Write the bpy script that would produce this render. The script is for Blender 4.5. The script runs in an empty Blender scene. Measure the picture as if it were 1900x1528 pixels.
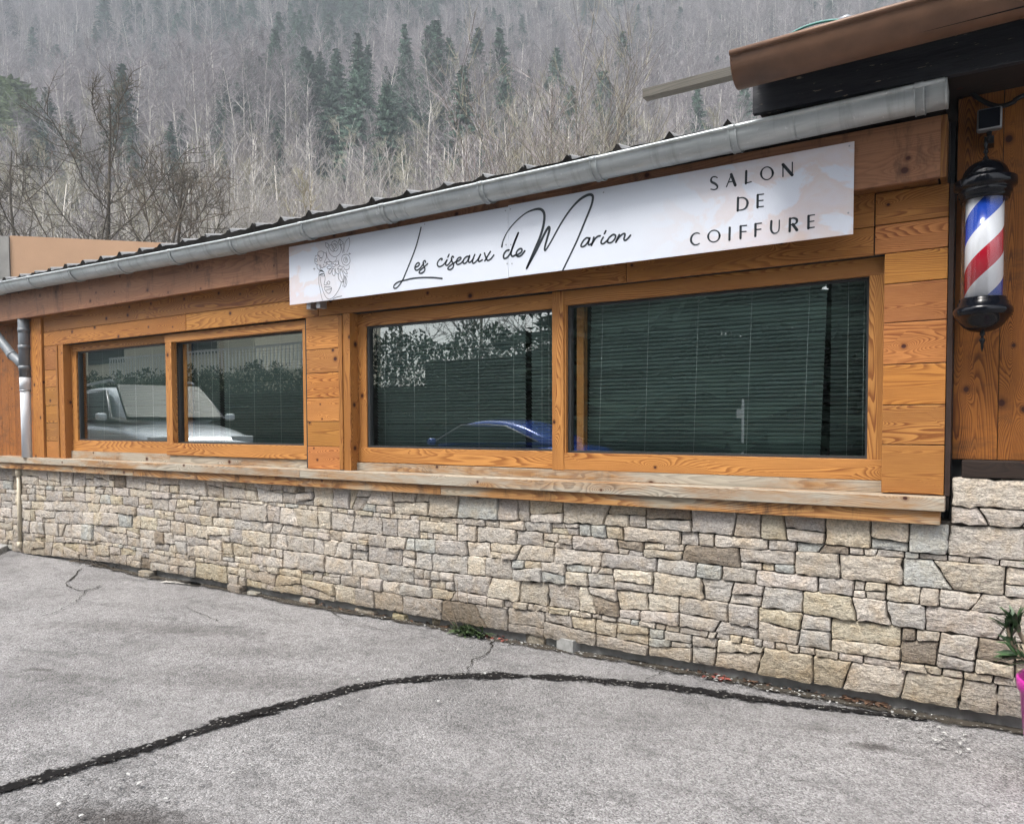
import bpy, math, random
import numpy as np
from mathutils import Vector, Matrix, noise as pnoise
from mathutils.geometry import delaunay_2d_cdt
R = math.radians
scn = bpy.context.scene
COL = scn.collection

# ------------------------------------------------------------------ camera (solved from the facade's vanishing points)
PX, F = 950.0, 1400.0
Hx, Hy, Vx, Vy = -1263.5, 790.5, 1077.0, 38273.0
_b = -(Hy+Vy); _c = Hy*Vy+(Hx-PX)*(Vx-PX)+F*F
PY = (-_b-math.sqrt(_b*_b-4*_c))/2
def nrm(a): a = np.array(a, float); return a/np.linalg.norm(a)
_X = -nrm([Hx-PX, Hy-PY, F]); _Z = -nrm([Vx-PX, Vy-PY, F]); _Y = np.cross(_Z, _X)
if _Y[2] < 0: _Y = -_Y
M = np.array([_X, _Y, _Z]); CZ = 1.5
def ray(x, y): return M @ np.array([(x-PX)/F, (y-PY)/F, 1.0])
_r = ray(1200, 1220); CAM = np.array([0, (0.05-CZ)/_r[2]*-_r[1], CZ])
def at(x, y, Y):                       # a point of the photograph carried to the upright plane y = Y
    r = ray(x, y); return CAM + (Y-CAM[1])/r[1]*r
def gr(x, y, z=0.0):                   # ... and to the level z
    r = ray(x, y); return CAM + (z-CAM[2])/r[2]*r
def proj(p):
    c = M.T @ (np.array(p)-CAM); return c[0]/c[2]*F+PX, c[1]/c[2]*F+PY, c[2]
cam_d = bpy.data.cameras.new('camera'); cam = bpy.data.objects.new('camera', cam_d); COL.objects.link(cam)
c0, c1, c2 = M[:, 0], -M[:, 1], -M[:, 2]
cam.matrix_world = Matrix([[c0[i], c1[i], c2[i], CAM[i]] for i in range(3)]+[[0, 0, 0, 1]])
cam_d.sensor_width = 36; cam_d.lens = 36*F/1900; cam_d.shift_y = (PY-764)/1900; cam_d.shift_x = (950-PX)/1900
cam_d.clip_end = 4000; cam_d.clip_start = 0.05
scn.camera = cam

# ------------------------------------------------------------------ sky and soft overcast sun
SUN_EL, SUN_AZ = 60, 200
w = bpy.data.worlds.new('World'); scn.world = w; w.use_nodes = True
nt = w.node_tree; bg = nt.nodes['Background']
sky = nt.nodes.new('ShaderNodeTexSky'); sky.sky_type = 'NISHITA'; sky.sun_disc = False
sky.sun_elevation = R(SUN_EL); sky.sun_rotation = R(SUN_AZ); sky.air_density = 1.0; sky.dust_density = 4.0
hs = nt.nodes.new('ShaderNodeHueSaturation'); hs.inputs['Saturation'].default_value = 0.3
nt.links.new(sky.outputs[0], hs.inputs['Color']); nt.links.new(hs.outputs[0], bg.inputs[0]); bg.inputs[1].default_value = 0.14
sl = bpy.data.lights.new('sun', 'SUN'); sl.energy = 1.5; sl.angle = R(18); sl.color = (1, .96, .9)
so = bpy.data.objects.new('sun', sl); COL.objects.link(so)
sd = Vector((math.sin(R(SUN_AZ))*math.cos(R(SUN_EL)), math.cos(R(SUN_AZ))*math.cos(R(SUN_EL)), math.sin(R(SUN_EL))))
so.rotation_euler = sd.to_track_quat('Z', 'Y').to_euler(); so.location = (0, -30, 40)
scn.view_settings.view_transform = 'Standard'; scn.view_settings.look = 'None'
scn.view_settings.exposure = 1.62; scn.view_settings.gamma = 1
scn.cycles.use_denoising = True; scn.cycles.denoising_prefilter = 'NONE'
scn.cycles.max_bounces = 8; scn.cycles.transparent_max_bounces = 12; scn.cycles.volume_bounces = 0
scn.cycles.use_adaptive_sampling = True; scn.cycles.adaptive_threshold = 0.02
scn.cycles.sample_clamp_indirect = 5

HAZE = 0.0012
# ------------------------------------------------------------------ helpers: meshes
class MB:
    def __init__(s): s.v = []; s.f = []; s.uv = []; s.t = []; s.sm = []
    def add(s, vs, fs, uvs=None, tone=(1, 1, 1), smooth=False):
        o = len(s.v); s.v += [tuple(map(float, p)) for p in vs]
        if not isinstance(tone, tuple): tone = (tone,)*3
        for i, f in enumerate(fs):
            s.f.append([o+k for k in f]); s.uv.append(uvs[i] if uvs else [(0, 0)]*len(f)); s.t.append(tone); s.sm.append(smooth)
        return s
    def box(s, x0, x1, y0, y1, z0, z1, grain='x', tone=1.0, rnd=None):
        x0, x1 = sorted((x0, x1)); y0, y1 = sorted((y0, y1)); z0, z1 = sorted((z0, z1))
        P = [(x, y, z) for z in (z0, z1) for y in (y0, y1) for x in (x0, x1)]
        return s.hexa(P, grain, tone, rnd)
    def hexa(s, P, grain='x', tone=1.0, rnd=None):
        # P order: z0(y0x0,y0x1,y1x0,y1x1) z1(...)
        fs = [(0, 2, 3, 1), (4, 5, 7, 6), (0, 1, 5, 4), (2, 6, 7, 3), (0, 4, 6, 2), (1, 3, 7, 5)]
        rr = rnd or random.Random(len(s.v)*7+int(P[0][0]*1000)+int(P[0][2]*777))
        ou, ov = rr.uniform(0, 50), rr.uniform(0, 50)
        g = 'xyz'.index(grain); uvs = []
        for f in fs:
            ps = [P[k] for k in f]
            n = np.cross(np.array(ps[1])-ps[0], np.array(ps[2])-ps[0]); ax = int(np.argmax(np.abs(n)))
            if ax == g: a, b = [k for k in range(3) if k != g]; uvs.append([(ou+p[a]*.15, ov+p[b]) for p in ps])
            else:
                b = [k for k in range(3) if k not in (g, ax)][0]
                uvs.append([(ou+p[g], ov+p[b]+(.37*ax)) for p in ps])
        return s.add(P, fs, uvs, tone)
    def tube(s, pts, rad, n=8, cap=True, tone=1.0, smooth=True):
        pts = [np.array(p, float) for p in pts]
        if not hasattr(rad, '__len__'): rad = [rad]*len(pts)
        rings = []; up = np.array([0, 0, 1.])
        d0 = nrm(pts[1]-pts[0]); a = np.cross(d0, up)
        if np.linalg.norm(a) < 1e-3: a = np.cross(d0, [1, 0, 0])
        a = nrm(a); L = 0; uvl = []
        for i, p in enumerate(pts):
            d = nrm(pts[min(i+1, len(pts)-1)]-pts[max(i-1, 0)])
            a = a-d*np.dot(a, d); a = nrm(a); b = np.cross(d, a)
            rings += [p+rad[i]*(math.cos(2*math.pi*k/n)*a+math.sin(2*math.pi*k/n)*b) for k in range(n)]
            if i: L += float(np.linalg.norm(p-pts[i-1]))
            uvl.append(L)
        fs = []; uvs = []
        for i in range(len(pts)-1):
            for k in range(n):
                fs.append((i*n+k, i*n+(k+1) % n, (i+1)*n+(k+1) % n, (i+1)*n+k))
                uvs.append([(uvl[i], k/n), (uvl[i], (k+1)/n), (uvl[i+1], (k+1)/n), (uvl[i+1], k/n)])
        if cap:
            fs.append(tuple(range(n))[::-1]); uvs.append([(0, 0)]*n)
            fs.append(tuple((len(pts)-1)*n+k for k in range(n))); uvs.append([(0, 0)]*n)
        return s.add(rings, fs, uvs, tone, smooth)
    def lathe(s, prof, c, n=32, tone=1.0, flute=None):
        vs = []; fs = []; uvs = []
        for (r, z) in prof:
            for k in range(n):
                rr = r*(1+(flute*(.5+.5*math.cos(k*math.pi)) if flute else 0)); a = 2*math.pi*k/n
                vs.append((c[0]+rr*math.cos(a), c[1]+rr*math.sin(a), c[2]+z))
        for i in range(len(prof)-1):
            for k in range(n):
                fs.append((i*n+k, i*n+(k+1) % n, (i+1)*n+(k+1) % n, (i+1)*n+k))
                uvs.append([(k/n, prof[i][1]), ((k+1)/n, prof[i][1]), ((k+1)/n, prof[i+1][1]), (k/n, prof[i+1][1])])
        return s.add(vs, fs, uvs, tone, True)
    def ribbon(s, pts, wid, tone=1.0, axis=None, jit=0):
        # flat strip following pts on a plane; axis = plane normal
        pts = [np.array(p, float) for p in pts]; N = np.array(axis, float)
        if not hasattr(wid, '__len__'): wid = [wid]*len(pts)
        vs = []; L = 0; fs = []; uvs = []; Ls = []
        for i, p in enumerate(pts):
            d = nrm(pts[min(i+1, len(pts)-1)]-pts[max(i-1, 0)]); b = nrm(np.cross(N, d))*wid[i]/2
            vs += [p-b, p+b]
            if i: L += float(np.linalg.norm(p-pts[i-1]))
            Ls.append(L)
        for i in range(len(pts)-1):
            fs.append((2*i, 2*i+2, 2*i+3, 2*i+1)); uvs.append([(Ls[i], 0), (Ls[i+1], 0), (Ls[i+1], 1), (Ls[i], 1)])
        return s.add(vs, fs, uvs, tone)
    def build(s, name, mat, parent=None, origin=None, smooth=None, bevel=0, link=True):
        o3 = np.zeros(3)
        if parent is not None:
            r = parent
            while r.parent: r = r.parent
            o3 = np.array(r.location)
        elif origin is not None: o3 = np.array(origin, float)
        V = (np.array(s.v)-o3) if len(s.v) else np.zeros((0, 3))
        me = bpy.data.meshes.new(name); me.from_pydata(V.tolist(), [], s.f); me.update()
        if len(me.polygons) == len(s.f):
            uvl = me.uv_layers.new(name='UVMap')
            flat = [c for f in s.uv for p in f for c in p]; uvl.data.foreach_set('uv', flat)
            at_ = me.attributes.new('tone', 'FLOAT_COLOR', 'FACE')
            at_.data.foreach_set('color', [c for t in s.t for c in (*t, 1.0)])
            me.polygons.foreach_set('use_smooth', s.sm if smooth is None else [smooth]*len(s.sm))
        me.materials.append(mat)
        ob = bpy.data.objects.new(name, me)
        if link: COL.objects.link(ob)
        if parent is not None: ob.parent = parent
        elif origin is not None: ob.location = tuple(o3)
        if bevel:
            m = ob.modifiers.new('bev', 'BEVEL'); m.width = bevel; m.segments = 2; m.limit_method = 'ANGLE'; m.angle_limit = R(50)
        return ob

def tag(o, label=None, cat=None, group=None, kind=None):
    if label: o['label'] = label
    if cat: o['category'] = cat
    if group: o['group'] = group
    if kind: o['kind'] = kind
    return o
def thing(name, loc, label, cat, group=None):
    o = bpy.data.objects.new(name, None); COL.objects.link(o); o.location = tuple(map(float, loc)); o.empty_display_size = .2
    return tag(o, label, cat, group)
def copy_tree(o, parent=None):
    c = o.copy(); COL.objects.link(c)
    if parent is not None: c.parent = parent
    for ch in [k for k in bpy.data.objects if k.parent == o]: copy_tree(ch, c)
    return c
def smooth_line(pts, k=4):              # Catmull-Rom
    P = [np.array(p, float) for p in pts]
    if len(P) < 3: return P
    Q = [2*P[0]-P[1]]+P+[2*P[-1]-P[-2]]; out = []
    for i in range(1, len(Q)-2):
        for j in range(k):
            t = j/k; a, b, c, d = Q[i-1], Q[i], Q[i+1], Q[i+2]
            out.append(.5*((2*b)+(-a+c)*t+(2*a-5*b+4*c-d)*t*t+(-a+3*b-3*c+d)*t**3))
    out.append(P[-1]); return out

# ------------------------------------------------------------------ helpers: materials
class T:
    def __init__(s, name):
        s.m = bpy.data.materials.new(name); s.m.use_nodes = True; s.nt = s.m.node_tree
        s.b = s.nt.nodes['Principled BSDF']; s.out = s.nt.nodes['Material Output']
    def set(s, node, key, val):
        sk = node.inputs[key]
        if isinstance(val, bpy.types.NodeSocket): s.nt.links.new(val, sk)
        else:
            if isinstance(val, (tuple, list)) and len(val) == 3 and sk.type == 'RGBA': val = (*val, 1)
            sk.default_value = val
    def n(s, typ, ins=None, **props):
        nd = s.nt.nodes.new('ShaderNode'+typ)
        for k, v in props.items(): setattr(nd, k, v)
        for k, v in (ins or {}).items(): s.set(nd, k, v)
        return nd
    def math(s, op, a, b=0.0, c=None, clamp=False):
        nd = s.n('Math', {0: a, 1: b}, operation=op, use_clamp=clamp)
        if c is not None: s.set(nd, 2, c)
        return nd.outputs[0]
    def mix(s, fac, a, b, mode='MIX'):
        nd = s.nt.nodes.new('ShaderNodeMix'); nd.data_type = 'RGBA'; nd.blend_type = mode
        s.set(nd, 0, fac); s.set(nd, 6, a); s.set(nd, 7, b); return nd.outputs[2]
    def ramp(s, fac, stops, interp='LINEAR'):
        nd = s.n('ValToRGB', {0: fac}); cr = nd.color_ramp; cr.interpolation = interp
        while len(cr.elements) < len(stops): cr.elements.new(.5)
        for e, (p, c) in zip(cr.elements, stops):
            e.position = p; e.color = (c, c, c, 1) if not hasattr(c, '__len__') else (*c, 1)
        return nd.outputs[0]
    def uv(s): return s.n('TexCoord').outputs['UV']
    def obj(s): return s.n('TexCoord').outputs['Object']
    def pos(s): return s.n('NewGeometry').outputs['Position']
    def mapv(s, v, scale=(1, 1, 1), loc=(0, 0, 0)):
        return s.n('Mapping', {0: v, 'Scale': scale, 'Location': loc}).outputs[0]
    def noise(s, v, scale, detail=3, rough=.5, dist=0):
        return s.n('TexNoise', {'Vector': v, 'Scale': scale, 'Detail': detail, 'Roughness': rough, 'Distortion': dist}).outputs[0]
    def tone(s): return s.n('Attribute', attribute_name='tone').outputs[0]
    def bump(s, h, strength=.3, dist=.01):
        b = s.n('Bump', {'Height': h, 'Strength': strength, 'Distance': dist}).outputs[0]; s.set(s.b, 'Normal', b)
    def fin(s, color=None, rough=.6, metal=0, spec=None, coat=0):
        if color is not None: s.set(s.b, 'Base Color', color)
        s.set(s.b, 'Roughness', rough); s.set(s.b, 'Metallic', metal)
        if spec is not None: s.set(s.b, 'Specular IOR Level', spec)
        if coat: s.set(s.b, 'Coat Weight', coat); s.set(s.b, 'Coat Roughness', .05)
        return s.m
def flat(name, col, rough=.6, metal=0, var=.25, scale=8, coat=0, spec=None):
    t = T(name); n = t.noise(t.obj(), scale, 5, .6)
    f = t.ramp(n, [(.25, 1-var), (.75, 1+var*.5)]); c = t.mix(1, f, (*col, 1), 'MULTIPLY')
    c = t.mix(1, c, t.tone(), 'MULTIPLY')
    t.bump(n, .08, .003); return t.fin(c, rough, metal, spec, coat)

def wood(name, light, dark, ringf=46, knots=1.0, contrast=.75, grey=0.0, greycol=(.30, .27, .24), rough=.55, streak=0.0):
    t = T(name); uv = t.uv()
    # knots: one cell about .45 m long and .11 m across
    kv = t.mapv(uv, (2.3, 8.5, 1))
    vo = t.n('TexVoronoi', {'Vector': kv, 'Scale': 1.0, 'Randomness': .9}, feature='F1', voronoi_dimensions='2D')
    df = t.n('VectorMath', {0: kv, 1: vo.outputs['Position']}, operation='SUBTRACT').outputs[0]
    df = t.n('VectorMath', {0: df, 1: (1/2.3, 1/8.5, 0)}, operation='MULTIPLY').outputs[0]
    sep = t.n('SeparateXYZ', {0: df}); dx, dy = sep.outputs[0], sep.outputs[1]
    rc = t.n('SeparateColor', {0: vo.outputs['Color']})
    on = t.math('LESS_THAN', rc.outputs[0], .42*knots)
    r2 = t.math('ADD', t.math('POWER', dx, 2.0), t.math('POWER', t.math('MULTIPLY', dy, 1.15), 2.0))
    rk = t.math('SQRT', r2)
    size = t.math('MULTIPLY_ADD', rc.outputs[1], .008, .0055)
    core = t.math('MULTIPLY', on, t.n('MapRange', {0: rk, 1: size, 2: t.math('MULTIPLY', size, 1.5), 3: 1.0, 4: 0.0}).outputs[0])
    ell = t.math('ADD', t.math('POWER', t.math('MULTIPLY', dx, 14), 2.0), t.math('POWER', t.math('MULTIPLY', dy, 38), 2.0))
    halo = t.math('MULTIPLY', on, t.math('DIVIDE', 1.0, t.math('ADD', 1.0, ell)))
    nv = t.mapv(uv, (.42, 5.0, 1))
    n1 = t.noise(nv, 1.0, 2.0, .35)
    fine = t.noise(t.mapv(uv, (3, 60, 1)), 1.0, 3, .6)
    hgt = t.math('MULTIPLY_ADD', halo, .17, n1)
    hgt = t.math('MULTIPLY_ADD', fine, .006, hgt)
    ph = t.math('FRACT', t.math('MULTIPLY', hgt, ringf))
    ring = t.ramp(ph, [(0, 0), (.40, .22), (.78, 1), (.93, .95), (1, 0)])
    amp = t.noise(t.mapv(uv, (.8, 4, 1), (7, 3, 0)), 1.0, 2)
    ring = t.math('MULTIPLY', ring, t.ramp(amp, [(.3, .35), (.65, 1.0)]))
    fib = t.noise(t.mapv(uv, (6, 160, 1)), 1.0, 4, .7)
    f = t.math('ADD', t.math('MULTIPLY', ring, contrast), t.math('MULTIPLY', t.ramp(fib, [(.35, 0), (.7, 1)]), .28), clamp=True)
    big = t.noise(t.mapv(uv, (.9, 2.2, 1), (3, 9, 0)), 1.0, 3, .6)
    lt = t.mix(t.ramp(big, [(.3, 0), (.7, 1)]), light, tuple(l*.72 for l in light))
    c = t.mix(f, lt, dark)
    if streak:
        sn = t.noise(t.mapv(uv, (2.2, .7, 1), (1, 5, 0)), 2.2, 6, .75)
        c = t.mix(t.math('MULTIPLY', t.ramp(sn, [(.52, 0), (.66, 1)]), streak), c, (.035, .022, .016))
    if grey:
        gn = t.noise(t.mapv(uv, (1.3, 6, 1), (5, 5, 0)), 1.0, 5, .65)
        gc = t.mix(f, greycol, tuple(g*.42 for g in greycol))
        c = t.mix(t.ramp(gn, [(.62-grey*.35, 0 if grey < .9 else .6), (.75-grey*.3, 1)]), c, gc)
    c = t.mix(t.math('MULTIPLY', t.math('MULTIPLY', on, t.n('MapRange', {0: rk, 1: size, 2: t.math('MULTIPLY', size, 3.0), 3: .75, 4: 0.0}).outputs[0]), 1.0), c, tuple(d*.8 for d in dark)); c = t.mix(core, c, (.050, .014, .008))
    c = t.mix(1, c, t.tone(), 'MULTIPLY')
    t.bump(t.math('ADD', t.math('MULTIPLY', f, -.6), t.math('MULTIPLY', core, -.8)), .35, .0025)
    return t.fin(c, rough, 0, .3)

MW = {}
MW['clad'] = wood('larch cladding', (.57, .255, .064), (.19, .058, .013), contrast=.9, ringf=66, knots=1.15)
MW['frame'] = wood('window frame wood', (.60, .285, .080), (.19, .060, .014), ringf=66, knots=.5, contrast=.95)
MW['fascia'] = wood('weathered fascia wood', (.34, .165, .085), (.13, .05, .026), ringf=30, contrast=.55, streak=.7)
MW['sill'] = wood('greyed sill wood', (.46, .27, .12), (.20, .10, .05), grey=.66, greycol=(.47, .42, .34), rough=.75, contrast=.8, knots=.8, streak=.6)
MW['edge'] = wood('sill edge wood', (.56, .30, .11), (.17, .06, .018), grey=.35, greycol=(.42, .36, .27), streak=.75, ringf=50, contrast=1.0, knots=.5)
MW['planks'] = wood('chalet plank wood', (.47, .175, .034), (.11, .028, .006), ringf=70, contrast=.9, streak=.5, knots=1.4)
MW['dark'] = wood('dark old wood', (.035, .022, .016), (.012, .008, .007), contrast=.5, rough=.8)
MW['grey'] = wood('grey old wood', (.20, .185, .16), (.07, .065, .06), contrast=.5, grey=.9, greycol=(.155, .145, .125), rough=.85, knots=.3)
def m_black_board():
    t = T('flaking black paint'); v = t.obj()
    n = t.noise(t.mapv(v, (3, 3, 22)), 1, 6, .7); f2 = t.noise(t.mapv(v, (5, 5, 30), (3, 1, 2)), 1.4, 4, .7)
    c = t.mix(t.ramp(n, [(.35, 0), (.7, 1)]), (.008, .010, .016), (.028, .03, .036))
    c = t.mix(t.ramp(f2, [(.63, 0), (.66, 1)]), c, (.24, .20, .15))
    t.bump(n, .8, .01); return t.fin(c, .55, 0, .4)
M_BLACK = m_black_board()

def m_stone():
    t = T('split stone'); v = t.pos(); tone = t.tone()
    n1 = t.noise(v, 9, 6, .65); n2 = t.noise(v, 60, 5, .75); n3 = t.noise(t.mapv(v, (1, 1, 2.6)), 22, 5, .65, .6)
    vo = t.n('TexVoronoi', {'Vector': v, 'Scale': 140.0}).outputs['Color']
    sp = t.n('SeparateColor', {0: vo}).outputs[0]
    g = t.math('ADD', t.math('MULTIPLY', t.ramp(n2, [(.3, 0), (.7, 1)]), .55), t.math('MULTIPLY', sp, .45))
    c = t.mix(1, tone, t.ramp(g, [(0, .52), (.5, .97), (1, 1.35)]), 'MULTIPLY')
    c = t.mix(t.math('MULTIPLY', t.ramp(n1, [(.45, 0), (.72, 1)]), .55), c, t.mix(1, c, (.95, .78, .55), 'MULTIPLY'))
    c = t.mix(t.ramp(n3, [(.28, .45), (.42, 0)]), c, t.mix(1, c, (.35, .33, .32), 'MULTIPLY'))
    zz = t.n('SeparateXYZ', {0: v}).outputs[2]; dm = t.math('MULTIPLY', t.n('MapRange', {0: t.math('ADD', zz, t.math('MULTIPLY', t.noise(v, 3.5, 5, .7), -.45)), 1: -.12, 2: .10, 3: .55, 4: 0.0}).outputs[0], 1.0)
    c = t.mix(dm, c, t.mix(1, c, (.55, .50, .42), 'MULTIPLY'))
    h = t.math('ADD', t.math('MULTIPLY', n3, 1.0), t.math('ADD', t.math('MULTIPLY', n2, .5), t.math('MULTIPLY', n1, .8)))
    t.bump(h, .9, .02); return t.fin(c, .9, 0, .2)
M_STONE = m_stone()

def m_asphalt():
    t = T('old asphalt'); v = t.pos()
    vo = t.n('TexVoronoi', {'Vector': v, 'Scale': 125.0}); s1 = t.n('SeparateColor', {0: vo.outputs['Color']})
    v2 = t.n('TexVoronoi', {'Vector': v, 'Scale': 270.0}).outputs['Color']; s2 = t.n('SeparateColor', {0: v2}).outputs[1]
    g = t.math('ADD', t.math('MULTIPLY', s1.outputs[0], .6), t.math('MULTIPLY', s2, .4))
    pale = t.ramp(g, [(0, .03), (.2, .12), (.5, .25), (.8, .36), (1, .52)])
    big = t.noise(v, .55, 6, .6); mid = t.noise(t.mapv(v, (1, 1.8, 1)), 2.3, 5, .7); pt = t.noise(v, 14, 4, .7)
    worn = t.noise(v, .9, 4, .6); pale = t.mix(t.ramp(worn, [(.35, .45), (.65, 0)]), pale, (.235, .232, .23))
    c = t.mix(1, pale, t.ramp(big, [(.3, .62), (.5, .98), (.7, 1.18)]), 'MULTIPLY')
    c = t.mix(1, c, t.ramp(mid, [(.28, .58), (.46, .97), (.7, 1.08)]), 'MULTIPLY')
    c = t.mix(1, c, t.ramp(pt, [(.3, .75), (.5, 1), (.7, 1.1)]), 'MULTIPLY')
    c = t.mix(1, c, (1.0, .975, .975), 'MULTIPLY')
    # worn stains with their own outlines: wheel smear, oil spots, damp patches
    for (px, py, rx, ry, k) in [(1620, 1383, .10, .05, .6), (1530, 1350, .16, .05, .3), (300, 1165, .9, .16, .35), (480, 1260, .7, .22, .3), (230, 1520, .35, .12, .75),
                                (75, 1240, .12, .03, .5), (450, 1205, .6, .2, .22), (860, 1480, .5, .12, .2), (130, 1255, .3, .08, .25), (1640, 1290, .5, .1, .25)]:
        p = gr(px, py)
        d = t.n('VectorMath', {0: v, 1: (-p[0], -p[1], 0)}, operation='ADD').outputs[0]
        d = t.n('VectorRotate', {'Vector': d, 'Angle': R(-22)}).outputs[0]
        d = t.n('VectorMath', {0: d, 1: (1/rx, 1/ry, 0)}, operation='MULTIPLY').outputs[0]
        L = t.n('VectorMath', {0: d}, operation='LENGTH').outputs['Value']
        L = t.math('ADD', L, t.math('MULTIPLY', pt, 1.4))
        f = t.math('MULTIPLY', t.n('MapRange', {0: L, 1: 1.0, 2: 2.1, 3: 1.0, 4: 0.0}).outputs[0], min(.9, k*1.35))
        c = t.mix(f, c, t.mix(1, c, (.28, .26, .25), 'MULTIPLY'))
    h = t.math('ADD', t.math('MULTIPLY', vo.outputs['Distance'], -1.2), t.math('MULTIPLY', s1.outputs[2], .5))
    t.bump(h, .75, .006); return t.fin(c, .85, 0, .3)
M_ASPH = m_asphalt()
def m_edge(name, col, n_scale=26, soft=.25, thr=.5, gap=.0):     # a strip with ragged see-through edges
    t = T(name); uv = t.uv(); v = t.pos()
    vv = t.n('SeparateXYZ', {0: uv}).outputs[1]
    e = t.math('MULTIPLY', t.math('ABSOLUTE', t.math('SUBTRACT', vv, .5)), 2.0)
    n = t.noise(v, n_scale, 5, .75); nl = t.noise(v, 5, 3, .6)
    a = t.math('ADD', e, t.math('MULTIPLY', t.math('SUBTRACT', n, .5), 2.0)); a = t.math('ADD', a, t.math('MULTIPLY', t.math('SUBTRACT', nl, .5), 1.6))
    al = t.n('MapRange', {0: a, 1: thr, 2: thr+soft, 3: 1.0, 4: 0.0}).outputs[0]
    sp = t.n('SeparateColor', {0: t.n('TexVoronoi', {'Vector': v, 'Scale': 110.0}).outputs['Color']}).outputs[0]
    c = t.mix(t.ramp(sp, [(.94, 0), (.99, 1)]), (*col, 1), (.30, .29, .27, 1))
    t.set(t.b, 'Alpha', al); t.bump(n, .15, .002); return t.fin(c, .92, 0, .08)
M_TAR = m_edge('tar', (.012, .011, .011), 30, .3, .42); M_CRACK = m_edge('crack soil', (.022, .02, .016), 40, .3, .2); M_PATCH = m_edge('cement patch', (.52, .50, .46), 18, .15)
M_DIRT = m_edge('dirt along wall', (.06, .052, .042), 16, .5, .25)

def m_zinc():
    t = T('weathered zinc'); v = t.obj(); n = t.noise(t.mapv(v, (1, 6, 6)), 3, 5, .65); n2 = t.noise(v, 40, 3)
    c = t.mix(t.ramp(n, [(.3, 0), (.7, 1)]), (.36, .395, .40), (.54, .58, .585)); ds = t.noise(t.mapv(v, (16, 1.2, 1.2)), 1, 5, .7); c = t.mix(t.ramp(ds, [(.52, 0), (.72, .55)]), c, (.22, .235, .235)); c = t.mix(t.ramp(n2, [(.66, 0), (.74, .5)]), c, (.75, .77, .78))
    t.bump(n, .1, .002); return t.fin(c, t.ramp(n, [(.3, .34), (.7, .5)]), .35)
M_ZINC = m_zinc()
M_BROWN = flat('brown painted gutter', (.165, .088, .052), .5, .1, .5, 4)
M_IRON = flat('black painted metal', (.005, .006, .009), .11, 0, .2, 12, spec=.3)
M_ROOF = flat('dark roof felt', (.012, .011, .010), .85, 0, .5, 9, spec=.15)
M_RIB = flat('pale sheet ribs', (.38, .375, .37), .5, .3, .3, 12)
M_GREYPL = flat('grey plastic pipe', (.16, .18, .20), .45, 0, .3, 6)
M_WHITEPL = flat('white plastic pipe', (.68, .72, .76), .4, 0, .1, 6)
M_CREAM = flat('cream pipe', (.62, .55, .42), .5, 0, .15, 10)
M_CONC = flat('grey concrete', (.30, .30, .29), .85, 0, .4, 25)
M_FOOT = flat('footing concrete', (.25, .25, .24), .9, 0, .4, 14)
M_MORTAR = flat('dark joint', (.045, .038, .03), .95, 0, .5, 20)
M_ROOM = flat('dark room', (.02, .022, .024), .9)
M_CORNER = flat('brown corner trim', (.045, .026, .02), .5, .3, .4, 10)
M_RUBBER = flat('black rubber', (.012, .012, .014), .6)
M_BLIND = flat('grey green blind slats', (.19, .265, .255), .42, 0, .12, 3)
M_CORD = flat('pale ladder cord', (.55, .62, .60), .7)
M_SEAL = flat('dark glazing seal', (.03, .033, .035), .5)
def m_glass():
    t = T('window glass'); fr = t.math('MULTIPLY_ADD', t.math('POWER', t.n('LayerWeight', {'Blend': .5}).outputs['Facing'], 3.5), .75, .24)
    tr = t.n('BsdfTransparent', {'Color': (.86, .92, .90)}); gl = t.n('BsdfGlossy', {'Color': (.95, 1, .98), 'Roughness': .0})
    nz = t.noise(t.pos(), 1.3, 1, .3); b = t.n('Bump', {'Height': nz, 'Strength': .12, 'Distance': .004}).outputs[0]; t.set(gl, 'Normal', b)
    mx = t.n('MixShader', {0: fr, 1: tr.outputs[0], 2: gl.outputs[0]}); t.nt.links.new(mx.outputs[0], t.out.inputs[0]); return t.m
M_GLASS = m_glass()
def m_tubeglass():
    t = T('clear tube'); fr = t.math('MULTIPLY_ADD', t.math('POWER', t.n('LayerWeight', {'Blend': .5}).outputs['Facing'], 4.0), .8, .05)
    tr = t.n('BsdfTransparent', {'Color': (.93, .94, .95)}); gl = t.n('BsdfGlossy', {'Color': (1, 1, 1), 'Roughness': .03})
    mx = t.n('MixShader', {0: fr, 1: tr.outputs[0], 2: gl.outputs[0]}); t.nt.links.new(mx.outputs[0], t.out.inputs[0]); return t.m
M_TUBE = m_tubeglass()
def m_sign():
    t = T('printed sign'); v = t.pos(); sx = t.n('SeparateXYZ', {0: v}); x = sx.outputs[0]
    # watercolour washes at both ends of the print
    ends = t.math('MAXIMUM', t.n('MapRange', {0: x, 1: -4.0, 2: -4.75, 3: 0.0, 4: 1.0}).outputs[0], t.n('MapRange', {0: x, 1: -1.75, 2: -.9, 3: 0.0, 4: 1.0}).outputs[0])
    n = t.noise(t.mapv(v, (1, 1, 1.6), (0, 0, 3.3)), 3.0, 7, .55, .4); n2 = t.noise(v, 5.5, 6, .6)
    f = t.math('MULTIPLY', ends, t.ramp(n, [(.43, 0), (.47, .8), (.56, .5), (.66, 1)]))
    tint = t.mix(n2, (.68, .49, .41), (.52, .49, .49))
    c = t.mix(f, (.60, .64, .71), tint)
    f2 = t.math('MULTIPLY', ends, t.ramp(n2, [(.35, .35), (.6, 0)])); c = t.mix(f2, c, (.54, .55, .65)); return t.fin(c, .35, 0, .4)
M_SIGN = m_sign(); M_INK = flat('dark ink', (.012, .020, .028), .45); M_ALU = flat('aluminium edge', (.5, .5, .52), .4, .7)
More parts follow.
